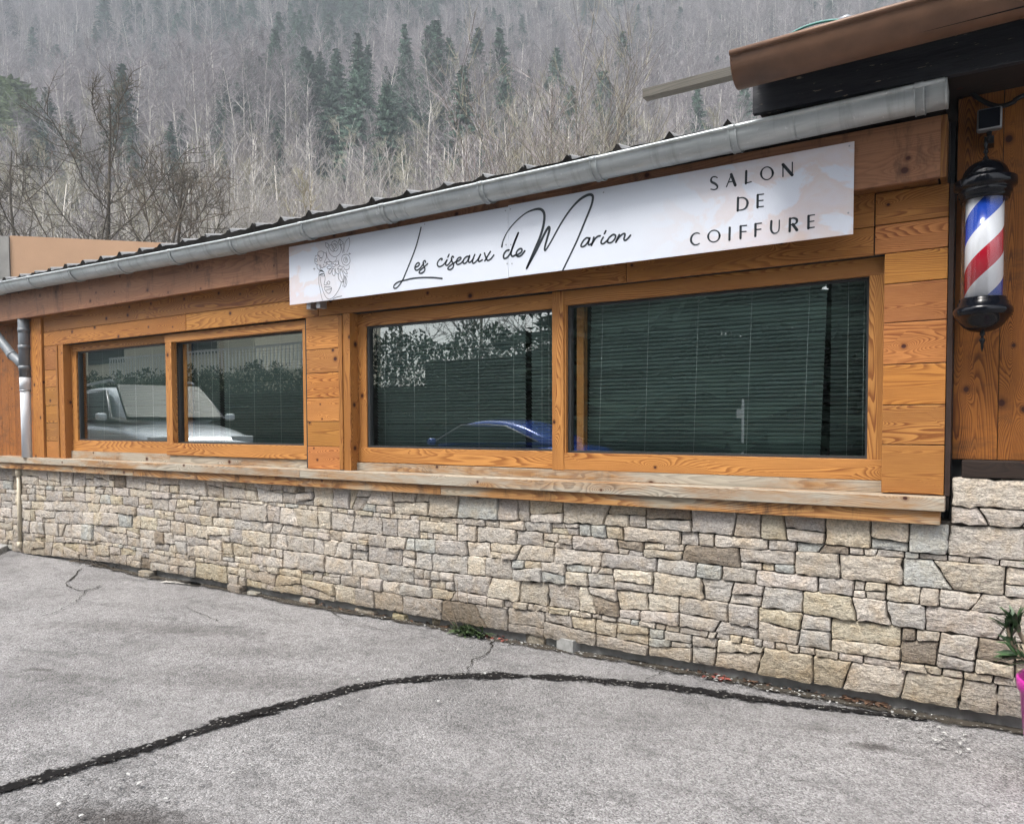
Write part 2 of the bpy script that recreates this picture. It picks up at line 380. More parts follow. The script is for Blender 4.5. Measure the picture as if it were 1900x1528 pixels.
def m_stripe():
    t = T('barber stripes'); uv = t.uv(); s = t.n('SeparateXYZ', {0: uv})
    ph = t.math('FRACT', t.math('ADD', t.math('SUBTRACT', t.math('DIVIDE', s.outputs[1], .475), s.outputs[0]), 10.0+STR_OFF))
    c = t.ramp(ph, [(0, (.9, .9, .92)), (.25, (.55, .008, .03)), (.5, (.85, .86, .88)), (.75, (.012, .075, .52))], 'CONSTANT')
    return t.fin(c, .25, 0, .5, .8)
STR_OFF = .31
M_STRIPE = m_stripe()
M_LENS = flat('dark lamp glass', (.008, .010, .016), .3, 0, .1, spec=.15); M_TEAL = flat('teal hose', (.06, .22, .20), .4); M_GREYM = flat('grey metal', (.32, .34, .36), .4, .5)
M_MAG = flat('magenta plastic', (.50, .018, .30), .35, 0, .12, 6, coat=.3); M_LEAF = flat('oleander leaf', (.045, .095, .035), .5, 0, .5, 30)
M_WEED = flat('weed leaf', (.06, .10, .035), .7, 0, .6, 50); M_STEM = flat('stem bark', (.22, .17, .12), .8, 0, .3, 20)
M_DRY = flat('dry leaves', (.11, .06, .035), .8, 0, .7, 30); M_TWIG = flat('dry twig', (.09, .07, .05), .85, 0, .4, 20)
M_RED = flat('reddish leaves', (.22, .055, .04), .7, 0, .4, 20)

# ------------------------------------------------------------------ ground
def raise_(x, y):
    a = min(1, max(0, (-10.3-x)/1.6)); a = a*a*(3-2*a)
    b = min(1, max(0, (-1.0-y)/2)); return .45*a*b
def build_ground():
    xs = np.unique(np.concatenate([np.linspace(-90, -14, 12), np.linspace(-14, 3, 69), np.linspace(3, 70, 10)]))
    ys = np.unique(np.concatenate([np.linspace(-90, -10, 10), np.linspace(-10, -4, 13), np.linspace(-4, .3, 30), np.linspace(.3, 14, 8)]))
    mb = MB(); vs = []; fs = []
    for y in ys:
        for x in xs:
            z = raise_(x, y)+.006*math.sin(x*1.7+y*2.3)*math.sin(y*1.1-x*.6)
            if y < -5: z -= 0
            vs.append((x, y, z-.004))
    n = len(xs)
    for j in range(len(ys)-1):
        for i in range(n-1): fs.append((j*n+i, j*n+i+1, (j+1)*n+i+1, (j+1)*n+i))
    mb.add(vs, fs, None, 1, True)
    tag(mb.build('ground', M_ASPH), kind='structure')
build_ground()
def gstrip(name, pts, wid, mat, z=.006, kind='structure', seed=1, jit=0, k=5):
    P = [gr(*p) for p in pts]; P = [np.array([p[0], p[1], z]) for p in P]
    P = smooth_line(P, k); r = random.Random(seed)
    if jit: P = [p+np.array([r.uniform(-jit, jit), r.uniform(-jit, jit), 0]) for p in P]
    if hasattr(wid, '__len__'):
        w_ = np.interp(np.linspace(0, 1, len(P)), np.linspace(0, 1, len(wid)), wid).tolist()
    else: w_ = [wid]*len(P)
    return tag(MB().ribbon(P, w_, 1, (0, 0, 1)).build(name, mat), kind=kind)
gstrip('tar_seam', [(-60, 1490), (0, 1468), (150, 1422), (300, 1378), (430, 1336), (560, 1302), (700, 1268), (860, 1254), (1000, 1256), (1170, 1268), (1290, 1281), (1400, 1297), (1500, 1310), (1610, 1322), (1720, 1336)],
       [.15, .14, .13, .15, .20, .15, .14, .15, .16, .17, .16, .15, .12, .09, .04], M_TAR, seed=3, k=6)
gstrip('tar_smear', [(430, 1338), (480, 1322), (530, 1306)], [.04, .13, .05], M_TAR, .010, seed=5)
gstrip('crack', [(915, 1190), (905, 1212), (880, 1225), (870, 1243), (862, 1252)], .022, M_CRACK, .008, seed=2, jit=.012)
gstrip('crack', [(150, 1055), (135, 1072), (122, 1085), (150, 1096), (175, 1092), (190, 1085)], .03, M_CRACK, .008, seed=6, jit=.015)
gstrip('crack', [(160, 1097), (150, 1110), (130, 1122), (100, 1138), (80, 1143)], .016, M_CRACK, .008, seed=7, jit=.012)
gstrip('crack', [(345, 1128), (380, 1142), (405, 1153)], .012, M_CRACK, .008, seed=8, jit=.01)
gstrip('crack', [(605, 1130), (650, 1155), (690, 1165), (735, 1175)], .012, M_CRACK, .008, seed=9, jit=.01)
gstrip('crack', [(1245, 1240), (1225, 1250), (1195, 1262)], .014, M_CRACK, .008, seed=10, jit=.008)
gstrip('cement_patch', [(305, 1079), (340, 1082), (375, 1085)], .13, M_PATCH, .009, seed=4)
tag(MB().ribbon([(-8, .01, .009)]+[(x, .0+.02*math.sin(x*3), .009) for x in np.linspace(-7.6, 1.5, 40)], .16, 1, (0, 0, 1)).build('wall_dirt', M_DIRT), kind='structure')

# ------------------------------------------------------------------ stone walling
STONE_COLS = [(.50, .45, .385), (.47, .43, .385), (.51, .46, .385), (.46, .425, .385), (.49, .445, .405), (.52, .46, .365), (.43, .40, .37), (.53, .485, .43), (.47, .445, .41), (.55, .50, .42), (.47, .42, .36), (.50, .46, .41)]
def stone_polys(rnd, x0, x1, zb, zt, bands):
    out = []
    def area(P): return .5*abs(sum(P[i][0]*P[(i+1) % len(P)][1]-P[(i+1) % len(P)][0]*P[i][1] for i in range(len(P))))
    def cut(P, c, n):
        A, B = [], []
        for i in range(len(P)):
            p, q = P[i], P[(i+1) % len(P)]
            a = (p[0]-c[0])*n[0]+(p[1]-c[1])*n[1]; b = (q[0]-c[0])*n[0]+(q[1]-c[1])*n[1]
            (A if a >= 0 else B).append(p)
            if a*b < 0:
                t = a/(a-b); m = (p[0]+(q[0]-p[0])*t, p[1]+(q[1]-p[1])*t); A.append(m); B.append(m)
        return A, B
    def rec(P, depth):
        xs = [p[0] for p in P]; zs = [p[1] for p in P]; W = max(xs)-min(xs); Hh = max(zs)-min(zs); a = area(P)
        stop = (W < .40 and Hh < .17 and rnd.random() < (.30+.2*depth)) or a < .003 or (W < .12 and Hh < .06)
        if (stop and W/Hh < 4.8) or depth > 6: out.append(P); return
        f = rnd.uniform(.33, .67)
        if W/Hh > rnd.uniform(1.5, 3.0):
            an = rnd.gauss(0, .13)+(rnd.choice((-.5, .5)) if rnd.random() < .13 else 0)
            c = (min(xs)+W*f, min(zs)+Hh*.5); n = (math.cos(an), math.sin(an))
        else:
            an = rnd.gauss(0, .075); c = (min(xs)+W*.5, min(zs)+Hh*f); n = (math.sin(an), math.cos(an))
        A, B = cut(P, c, n)
        if len(A) < 3 or len(B) < 3 or min(area(A), area(B)) < .0016: out.append(P); return
        rec(A, depth+1); rec(B, depth+1)
    nb = bands; ph = [rnd.uniform(0, 6) for _ in range(nb+1)]; fr = sorted(rnd.uniform(-.38, .38) for _ in range(nb+1)); rnd.shuffle(fr)
    def bz(k, x):
        base_b = zb(x); base = base_b+(zt-base_b)*(k+(fr[k] if 0 < k < nb else 0))/nb
        return base if k in (0, nb) else base+.016*math.sin(x*1.1+ph[k])+.008*math.sin(x*2.3+2*ph[k])
    for k in range(nb):
        x = x0
        while x < x1:
            x2 = min(x1, x+rnd.uniform(.35, .95))
            if x1-x2 < .2: x2 = x1
            rec([(x, bz(k, x)), (x2, bz(k, x2)), (x2, bz(k+1, x2)), (x, bz(k+1, x))], 0); x = x2
    return out
def inset(P, g):
    n = len(P); L = []
    cx = sum(p[0] for p in P)/n; cz = sum(p[1] for p in P)/n
    for i in range(n):
        p, q = P[i], P[(i+1) % n]; dx, dz = q[0]-p[0], q[1]-p[1]; l = math.hypot(dx, dz)
        if l < 1e-5: continue
        nx, nz = -dz/l, dx/l
        if (cx-p[0])*nx+(cz-p[1])*nz < 0: nx, nz = -nx, -nz
        L.append((nx, nz, nx*(p[0])+nz*(p[1])+g))
    Q = []
    for i in range(len(L)):
        a, b = L[i-1], L[i]; det = a[0]*b[1]-a[1]*b[0]
        if abs(det) < .05: continue
        Q.append(((a[2]*b[1]-a[1]*b[2])/det, (a[0]*b[2]-a[2]*b[0])/det))
    return Q
def add_stone(mb, P, rnd, yf=0.0, gap=.0024, depth=.07, xform=None, colr=None):
    Q = inset(P, gap)
    if len(Q) < 3: return
    Wd = max(p[0] for p in Q)-min(p[0] for p in Q); Hd = max(p[1] for p in Q)-min(p[1] for p in Q)
    if Wd < .012 or Hd < .012: return
    out = []; n = len(Q); cutr = min(.009, .16*min(Wd, Hd))
    for i in range(n):
        p = np.array(Q[i]); a = np.array(Q[i-1]); b = np.array(Q[(i+1) % n])
        c = cutr*rnd.uniform(.3, 1.3)
        la, lb = np.linalg.norm(a-p), np.linalg.norm(b-p)
        if la < 1e-4 or lb < 1e-4: continue
        c = min(c, la*.4, lb*.4)
        p1, p2 = p+(a-p)/la*c, p+(b-p)/lb*c
        out += [p1, (p1+p2+p)/3, p2]
        m = max(1, int((lb-2*c)/.032))
        for j in range(1, m):
            q = p2+(b+(p-b)/lb*c*1.0-p2)*j/m; nn = np.array([-(b-p)[1], (b-p)[0]])/lb
            out.append(q+nn*rnd.gauss(0, min(.0035, .04*min(Wd, Hd))))
    ctr = sum(out)/len(out); k = len(out)
    h = rnd.gauss(.0, .006); tx, tz = rnd.gauss(0, .03), rnd.gauss(0, .04)
    def y_at(q, extra): return yf-h-extra+tx*(q[0]-ctr[0])+tz*(q[1]-ctr[1])
    V = []; 
    for q in out: V.append((q[0], yf+depth, q[1]))
    for q in out: V.append((q[0], y_at(q, -.014), q[1]))
    bev = min(.006, .09*min(Wd, Hd))
    def toward(q, d):
        l = np.linalg.norm(ctr-q); return q+(ctr-q)/max(l, 1e-6)*min(d, l*.5)
    for q in out: r_ = toward(q, bev*rnd.uniform(.5, 1.3)); V.append((r_[0], y_at(r_, rnd.uniform(.000, .005)), r_[1]))
    ring_ = [(V[2*k+i_][0], V[2*k+i_][2]) for i_ in range(k)]
    inner = []; stp = .024; nx_, nz_ = int(Wd/stp)+1, int(Hd/stp)+1; x0_, z0_ = min(p[0] for p in Q), min(p[1] for p in Q)
    for a_ in range(1, nx_):
        for b_ in range(1, nz_):
            q = np.array([x0_+(a_+rnd.uniform(-.42, .42))*stp, z0_+(b_+rnd.uniform(-.42, .42))*stp])
            ok = True
            for i_ in range(k):
                p1, p2 = ring_[i_], ring_[(i_+1) % k]; l_ = math.hypot(p2[0]-p1[0], p2[1]-p1[1])+1e-9
                if abs((p2[0]-p1[0])*(q[1]-p1[1])-(p2[1]-p1[1])*(q[0]-p1[0]))/l_ < .009 and min(math.hypot(q[0]-p1[0], q[1]-p1[1]), math.hypot(q[0]-p2[0], q[1]-p2[1])) < l_+.01: ok = False; break
            if ok:
                cr_ = sum(1 for i_ in range(k) if (ring_[i_][1] > q[1]) != (ring_[(i_+1) % k][1] > q[1]) and q[0] < (ring_[(i_+1) % k][0]-ring_[i_][0])*(q[1]-ring_[i_][1])/(ring_[(i_+1) % k][1]-ring_[i_][1])+ring_[i_][0])
                if cr_ % 2: inner.append(q)
    vv, _e, tri, *_r = delaunay_2d_cdt([Vector(p) for p in ring_]+[Vector(q.tolist()) for q in inner], [], [list(range(k))], 1, 1e-6)
    sd_ = rnd.uniform(0, 99)
    if len(vv) == k+len(inner):
        for q in inner:
            hgt_ = .004+.007*pnoise.noise(Vector((q[0]*16+sd_, q[1]*24, 0)))+.0035*pnoise.noise(Vector((q[0]*45, q[1]*60, sd_)))
            V.append((q[0], y_at(q, hgt_+.003), q[1]))
        fs = [tuple(2*k+i_ for i_ in t_) for t_ in tri]
    else: fs = [tuple(range(2*k, 3*k))]
    for r_ in range(2):
        for i in range(k): j = (i+1) % k; fs.append((r_*k+i, r_*k+j, (r_+1)*k+j, (r_+1)*k+i))
    fs.append(tuple(range(k))[::-1])
    if colr is None:
        c = STONE_COLS[int(rnd.random()*len(STONE_COLS))]; b = rnd.gauss(.98, .08)
        u = rnd.random()
        if u < .05: c = (.28, .24, .195)
        elif u < .08: c = (.50, .45, .35)
        elif u < .12: c = (.45, .455, .43)
        colr = tuple(x*b for x in c)
    if xform: V = [xform(v) for v in V]
    mb.add(V, fs, None, tuple(colr), False)

# ------------------------------------------------------------------ the salon building
SAL = thing('salon_building', (-4.5, 0, 0), 'long low hair salon with larch cladding over a dry stone base and zinc gutter', 'building')
rnd = random.Random(11)
def zbot(x): return .065 if x > -8.0 else max(0.0, .065-(-8.0-x)*.05)
mb = MB()
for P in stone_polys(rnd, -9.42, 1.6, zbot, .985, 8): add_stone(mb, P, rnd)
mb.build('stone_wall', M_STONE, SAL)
MB().box(-9.42, 1.6, .022, .14, .10, 1.0).build('wall_backing', M_MORTAR, SAL)
MB().box(-9.42, 1.6, .045, .139, -.2, .098).build('concrete_footing', M_FOOT, SAL)

# sill: edge board below, greyed board above, inner step under the windows
SX0, SX1 = -9.9, -.198
mb = MB(); r = random.Random(4)
for a, b in [(SX0, -7.1), (-7.1, -3.30), (-3.30, SX1)]: mb.box(a+.002, b-.001, -.060, .03, .985, 1.053, 'x', r.uniform(.9, 1.1))
e_ = mb.build('sill_edge', MW['edge'], SAL, bevel=.003)
mb = MB()
for a, b in [(SX0, -4.72), (-4.72, SX1+.02)]: mb.box(a+.001, b-.001, -.082, .12, 1.055, 1.124, 'x', r.uniform(.95, 1.05))
mb.build('sill', MW['sill'], SAL, bevel=.004)
mb = MB()
mb.box(-8.56, -6.66, .062, .11, 1.125, 1.205, 'x', .95); mb.box(-6.66, -4.75, .05, .11, 1.125, 1.195, 'x', .95); mb.box(-4.30, -.476, .064, .11, 1.125, 1.185, 'x', .95)
mb.build('sill_step', MW['sill'], SAL, bevel=.002)
MB().box(-.196, -.165, .0, .12, 1.06, 1.12, 'x', .35).build('sill_end', MW['dark'], SAL)

# cladding
mb = MB(); r = random.Random(21)
def tn(a=.86, b=1.12):
    q = r.uniform(a-.08, b+.08); return (q, q*r.uniform(.93, 1.08), q*r.uniform(.85, 1.2))
G = .0042
def board(x0, x1, z0, z1, y0=0.0, t=None, grain='x'):
    mb.box(x0+G/2, x1-G/2, y0+r.uniform(0, .003), y0+.025, z0+G/2, z1-G/2, grain, t or tn())
zr = [1.128, 1.378, 1.581, 1.788, 2.001, 2.199, 2.355, 2.503]
for i in range(len(zr)-1):
    x0 = -.472 if zr[i+1] <= 2.36 else -.518
    board(x0, -.186, zr[i], zr[i+1], t=tn(.95, 1.15))
board(-.518, -.186, 2.503, 2.668, t=.85)
for z0, z1 in [(1.125, 1.31), (1.31, 1.51), (1.51, 1.70), (1.70, 1.90), (1.90, 2.09), (2.09, 2.353)]:
    board(-4.715, -4.345, z0, z1, t=tn(.95, 1.18)); board(-8.86, -8.60, z0, z1, t=tn(.8, 1.0))
# head boards, left and centre
for a, b in [(-8.86, -6.3), (-6.3, -4.57)]: board(a, b, 2.353, 2.507, t=tn(.9, 1.0))
board(-8.86, -4.57, 2.507, 2.70, t=.88)
for a, b in [(-4.57, -1.9), (-1.9, -.52)]:
    board(a, b, 2.353, 2.50, t=.88); board(a, b, 2.50, 2.70, t=.8)
board(-8.60, -8.565, 1.125, 2.353, -.012, .75, 'z'); board(-4.345, -4.30, 1.128, 2.345, -.012, .8, 'z')
mb.build('cladding', MW['clad'], SAL, bevel=.003)
# window reveals
MB().box(-8.565, -8.463, .0, .112, 1.125, 2.353, 'z', .95).build('window_reveal', MW['clad'], SAL); MB().box(-4.30, -4.226, .0, .112, 1.125, 2.353, 'z', .8).build('window_reveal', MW['clad'], SAL)
# walls that close the room
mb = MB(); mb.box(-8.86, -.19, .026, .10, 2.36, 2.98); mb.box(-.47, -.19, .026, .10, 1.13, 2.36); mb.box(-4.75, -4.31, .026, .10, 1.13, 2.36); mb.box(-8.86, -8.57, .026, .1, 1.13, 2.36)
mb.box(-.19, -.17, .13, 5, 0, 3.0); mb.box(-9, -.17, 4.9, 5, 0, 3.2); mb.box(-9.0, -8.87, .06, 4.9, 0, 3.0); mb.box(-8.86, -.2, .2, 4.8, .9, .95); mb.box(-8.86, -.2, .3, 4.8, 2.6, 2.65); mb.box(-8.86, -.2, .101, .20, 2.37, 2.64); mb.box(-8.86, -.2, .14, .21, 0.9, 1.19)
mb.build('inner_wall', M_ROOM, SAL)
MB().box(-.185, -.162, -.004, .12, 1.125, 2.66, 'z').build('corner_trim', M_CORNER, SAL, bevel=.002)
mb = MB(); mb.box(-9.085, -8.875, -.02, .06, 1.125, 2.68, 'z', 1.05); mb.build('corner_post', MW['clad'], SAL, bevel=.004)
MB().box(-8.874, -8.862, .01, .05, 1.125, 2.6, 'z', .3).build('post_gap', M_CORNER, SAL)

# fascia board and its end
mb = MB(); r = random.Random(8)
for a, b in [(-12.6, -8.2), (-8.2, -4.9), (-4.9, -.222)]: mb.box(a+.002, b, -.12, -.09, 2.668, 2.96, 'x', r.uniform(.9, 1.05))
fa = mb.build('fascia', MW['fascia'], SAL, bevel=.002)
MB().box(-12.6, -.235, -.089, .12, 2.672, 2.69, 'x', .5).build('soffit', MW['clad'], SAL)
mb = MB(); mb.box(-.222, -.195, -.12, .02, 2.664, 2.96, 'z', .45).build('fascia_end', MW['clad'], SAL, bevel=.002)

# windows
def frame_box(mb, x0, x1, z0, z1, l, rr, b, t, y0, y1, tn_=1.0):
    if t: mb.box(x0, x1, y0, y1, z1-t, z1, 'x', tn_*.95)
    if b: mb.box(x0, x1, y0-.003, y1-.003, z0, z0+b, 'x', tn_*1.08)
    if l: mb.box(x0, x0+l, y0+.002, y1, z0+b, z1-t, 'z', tn_)
    if rr: mb.box(x1-rr, x1, y0+.002, y1, z0+b, z1-t, 'z', tn_)
def window(x0, x1, z0, z1, l, rr, b, t, y0, label=None):
    mb = MB(); frame_box(mb, x0, x1, z0, z1, l, rr, b, t, y0, y0+.06)
    o = mb.build('window', MW['frame'], SAL, bevel=.002)
    gx0, gx1, gz0, gz1 = x0+l, x1-rr, z0+b, z1-t; yg = .122
    sm = MB(); s = .014                           # dark inner seal standing just inside the timber
    for bx in [(gx0, gx1, gz0, gz0+s), (gx0, gx1, gz1-s, gz1), (gx0, gx0+s*1.6, gz0+s, gz1-s), (gx1-s, gx1, gz0+s, gz1-s)]:
        sm.box(bx[0], bx[1], yg-.022, yg+.012, bx[2], bx[3])
    sm.build('seal', M_SEAL, o)
    p = MB(); p.add([(gx0, yg, gz0), (gx1, yg, gz0), (gx1, yg, gz1), (gx0, yg, gz1)], [(0, 1, 2, 3)]); p.build('pane', M_GLASS, o)
    return o
window(-8.463, -6.684, 1.205, 2.353, .105, .02, .115, .075, .08)
window(-6.684, -4.752, 1.198, 2.345, .095, .045, .112, .075, .036)
window(-4.226, -2.456, 1.190, 2.353, .088, .0, .115, .10, .085)
window(-2.37, -.475, 1.187, 2.356, .012, .073, .110, .092, .07)
MB().box(-2.456, -2.370, .062, .13, 1.183, 2.356, 'z', .95).build('mullion', MW['frame'], SAL, bevel=.002)
# inner timber jambs seen through the glass
for xa in (-6.58, -2.345): MB().box(xa+.035, xa+.085, .135, .19, 1.2, 2.34, 'z', .85).build('inner_jamb', MW['frame'], SAL)

# gutter: half round, sagging a little between its ends
LIP = [at(x, y, -.30) for x, y in [(0, 524.6), (214, 485), (428, 444.6), (640, 397), (891, 341.6), (1100, 295.8), (1362, 236.7), (1752, 149.6)]]
lx = [-12.6]+[p[0] for p in LIP]; lz = [3.045]+[p[2] for p in LIP]
def lipz(x): return float(np.interp(x, lx, lz))
GR = .092
def gutter_mesh(mb, x0, x1, ra, rb, a0, a1, nx, yc, zf, tone=1.0):
    xs = np.linspace(x0, x1, nx); n = 18; vs = []; fs = []; uvs = []
    for R_ in (ra, rb):
        for x in xs:
            for k in range(n+1):
                a = a0+(a1-a0)*k/n; vs.append((x, yc-R_*math.cos(a), zf(x)-R_*math.sin(a)))
    N = nx*(n+1)
    for o in (0, N):
        for i in range(nx-1):
            for k in range(n):
                q = (o+i*(n+1)+k, o+(i+1)*(n+1)+k, o+(i+1)*(n+1)+k+1, o+i*(n+1)+k+1); fs.append(q if o == 0 else q[::-1])
    for i in (0, nx-1):
        for k in range(n): fs.append((i*(n+1)+k, i*(n+1)+k+1, N+i*(n+1)+k+1, N+i*(n+1)+k))
    for k in (0, n):
        for i in range(nx-1): fs.append((i*(n+1)+k, (i+1)*(n+1)+k, N+(i+1)*(n+1)+k, N+i*(n+1)+k))
    mb.add(vs, fs, None, tone, True)
yc = -.30+GR
mb = MB(); gutter_mesh(mb, -12.6, -.20, GR, GR-.003, 0, math.pi*1.02, 60, yc, lipz)
gx = np.linspace(-12.6, -.20, 50); mb.tube([(x, -.302, lipz(x)+.004) for x in gx], .011, 10)
gut = mb.build('gutter', M_ZINC, SAL)
for x in [-8.539-.82*k for k in range(1, 5)][::-1]+[-8.539, -7.722, -6.892, -6.084, -5.266, -4.432, -3.619, -2.777, -1.979, -1.169, -.304]:
    b = MB(); 
    gutter_mesh(b, x-.016, x+.016, GR+.006, GR+.0005, -.12, math.pi*1.0, 2, yc, lipz)
    b.tube([(x-.019, yc-(GR+.006)*math.cos(a), lipz(x)-(GR+.006)*math.sin(a)) for a in np.linspace(-.05, math.pi, 14)], .0035, 6)
    b.tube([(x+.019, yc-(GR+.006)*math.cos(a), lipz(x)-(GR+.006)*math.sin(a)) for a in np.linspace(-.05, math.pi, 14)], .0035, 6)
    b.tube([(x-.02, -.302, lipz(x)+.004), (x+.02, -.302, lipz(x)+.004)], .0145, 8)
    b.build('bracket', M_ZINC, gut)
ec = MB(); vs = []; n = 20
for xx in (-.200, -.190):
    for k in range(n+1):
        a = math.pi*k/n; vs.append((xx, yc-(GR+.002)*math.cos(a), lipz(-.2)-(GR+.002)*math.sin(a)))
    vs.append((xx, yc+GR, lipz(-.2)+.012)); vs.append((xx, yc-GR, lipz(-.2)+.012))
m_ = n+3
ec.add(vs, [tuple(range(m_))[::-1], tuple(range(m_, 2*m_))]+[(k, (k+1) % m_, m_+(k+1) % m_, m_+k) for k in range(m_)])
ec.build('end_cap', M_ZINC, gut)
for xs_ in (-3.52, -3.42, -.86):
    b = MB(); gutter_mesh(b, xs_-.004, xs_+.004, GR+.0025, GR+.0005, .02, math.pi, 2, yc, lipz); b.build('seam', M_ZINC, gut)

# roof: ribbed sheet with wavy pans, edge board under it
def roof():
    x1 = -.22; x0 = -12.6; rib0 = -1.225; sp = .3218; pitch = math.tan(R(10.5))
    xs = []; 
    k = math.ceil((x1-rib0)/sp); xr = rib0+k*sp
    pts = []
    r_ = random.Random(2)
    while xr > x0-sp:
        pts += [(xr+.017, .010), (xr+.009, .036), (xr, .047), (xr-.008, .042), (xr-.018, .012), (xr-.09, .0), (xr-.16, .008), (xr-.23, .010), (xr-.275, .003)]
        xr -= sp
    pts = sorted([p for p in pts if x0 <= p[0] <= x1])
    def sheet(z_off, ya, yb, nm, mat, thick=.004, jag=0):
        m = MB(); vs = []; fs = []; n = len(pts); rows = np.linspace(ya, yb, 6)
        for j, y in enumerate(rows):
            for (x, h) in pts:
                z = 3.082+h+(y+.2)*pitch+z_off; vs.append((x, y, z))
        for j, y in enumerate(rows):
            for (x, h) in pts:
                z = 3.082+h+(y+.2)*pitch+z_off-thick; vs.append((x, y, z))
        N = 6*n
        for j in range(5):
            for i in range(n-1):
                fs.append((j*n+i, j*n+i+1, (j+1)*n+i+1, (j+1)*n+i)); fs.append((N+j*n+i, N+(j+1)*n+i, N+(j+1)*n+i+1, N+j*n+i+1))
        for i in range(n-1): fs.append((i, N+i, N+i+1, i+1)); fs.append((5*n+i, 5*n+i+1, N+5*n+i+1, N+5*n+i))
        for j in range(5): fs.append((j*n, (j+1)*n, N+(j+1)*n, N+j*n)); fs.append((j*n+n-1, N+j*n+n-1, N+(j+1)*n+n-1, (j+1)*n+n-1))
        m.add(vs, fs); return m.build(nm, mat, SAL)
    ro = sheet(0, -.185, 5.2, 'roof', M_RIB)
    # rough bitumen felt strip under the sheet edge, torn along its foot
    m = MB(); n = 420; xx = np.linspace(x0, x1, n); vs = []; fs = []
    px_ = [p[0] for p in pts]; ph_ = [p[1] for p in pts]
    for y in (-.205, -.188):
        for x in xx:
            top = 3.078+float(np.interp(x, px_, ph_))+.004+.004*r_.random(); bot = lipz(x)-.03
            vs += [(x, y+.006*math.sin(x*9)+.004*r_.random(), top), (x, y+.01+.008*math.sin(x*5+1), .5*(top+bot)+.01*math.sin(x*14)), (x, y, bot)]
    for i in range(n-1):
        for q in (0, 1): fs.append((3*i+q, 3*i+q+1, 3*i+q+4, 3*i+q+3)); fs.append((3*n+3*i+q, 3*n+3*i+q+3, 3*n+3*i+q+4, 3*n+3*i+q+1))
        fs.append((3*i, 3*i+3, 3*n+3*i+3, 3*n+3*i))
    m.add(vs, fs); m.build('edge_felt', M_ROOF, ro)
    MB().box(x0, x1, -.165, 4.9, 2.985, 3.0).build('roof_deck', MW['dark'], ro)
    MB().hexa([(x0, -.165, 3.0), (x1, -.165, 3.0), (x0, 5.1, 3.0), (x1, 5.1, 3.0), (x0, -.165, 3.06), (x1, -.165, 3.06), (x0, 5.1, 4.04), (x1, 5.1, 4.04)]).build('roof_body', MW['dark'], ro)
roof()

# downpipe with its branch
mb = MB(); xp = -9.165
mb.tube([(xp, -.06, 2.02), (xp, -.06, 2.9)], .057, 20)
for z in (2.10, 2.33, 2.52): mb.tube([(xp, -.06, z), (xp, -.06, z+.05)], .061, 20)
p0 = at(0, 660, -.075); p0 = np.array([-9.75, -.075, 2.60])
mb.tube([(-10.3, -.075, 2.93), (-9.75, -.075, 2.52), (-9.42, -.07, 2.28), (-9.30, -.065, 2.22), (xp, -.06, 2.12)], .05, 16)
mb.tube([(-9.45, -.07, 2.30), (-9.40, -.07, 2.265)], .055, 16)
dp = mb.build('downpipe', M_GREYPL, SAL)
mb = MB(); mb.tube([(xp, -.06, 1.124), (xp, -.06, 2.03)], .052, 20); mb.tube([(xp, -.06, 1.88), (xp, -.06, 2.035)], .0565, 20); mb.build('lower_pipe', M_WHITEPL, dp)
MB().tube([(xp, -.06, 1.865), (xp, -.06, 1.88)], .0585, 20).build('pipe_clip', M_GREYM, dp)

# ------------------------------------------------------------------ left annex
ANN = thing('annex_building', (-11, 0, 0), 'plank clad annex at the far left end with its own stone base', 'building')
mb = MB(); rnd2 = random.Random(5)
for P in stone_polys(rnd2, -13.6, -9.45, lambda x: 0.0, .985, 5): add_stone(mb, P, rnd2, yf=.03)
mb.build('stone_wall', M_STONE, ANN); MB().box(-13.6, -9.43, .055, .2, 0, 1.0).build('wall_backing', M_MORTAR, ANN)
mb = MB(); x = -13.0; r = random.Random(3)
while x < -9.1: x2 = x+r.uniform(.12, .17); mb.box(x, min(x2-.003, -9.09), .085, .11, 1.05, 2.72, 'z', r.uniform(.8, 1.1)); x = x2
mb.build('plank_wall', MW['planks'], ANN)
MB().box(-13.0, -9.09, .112, .3, 1.0, 3.0).build('wall_core', M_ROOM, ANN)
MB().box(-13.6, -9.905, -.075, .2, 1.0, 1.118, 'x', .7).build('sill', MW['sill'], ANN)
mb = MB(); mb.tube([(-9.52, -.0, .11), (-9.50, -.0, .99)], .021, 12); mb.tube([(-9.50, -.0, .90), (-9.50, -.0, .985)], .034, 12); mb.tube([(-9.525, 0, .06), (-9.52, 0, .13)], .026, 12)
mb.build('drain_pipe', M_CREAM, ANN)
mb = MB(); mb.hexa([(-12.5, -.30, -.02), (-9.50, -.30, -.02), (-12.5, .03, -.02), (-9.85, .03, -.02), (-12.5, -.28, .055), (-9.53, -.28, .055), (-12.5, .028, .06), (-9.87, .028, .06)])
tag(mb.build('threshold_slab', M_CONC, None, (-11, 0, 0), bevel=.008), 'low pale concrete slab on the asphalt at the foot of the annex wall', 'slab')

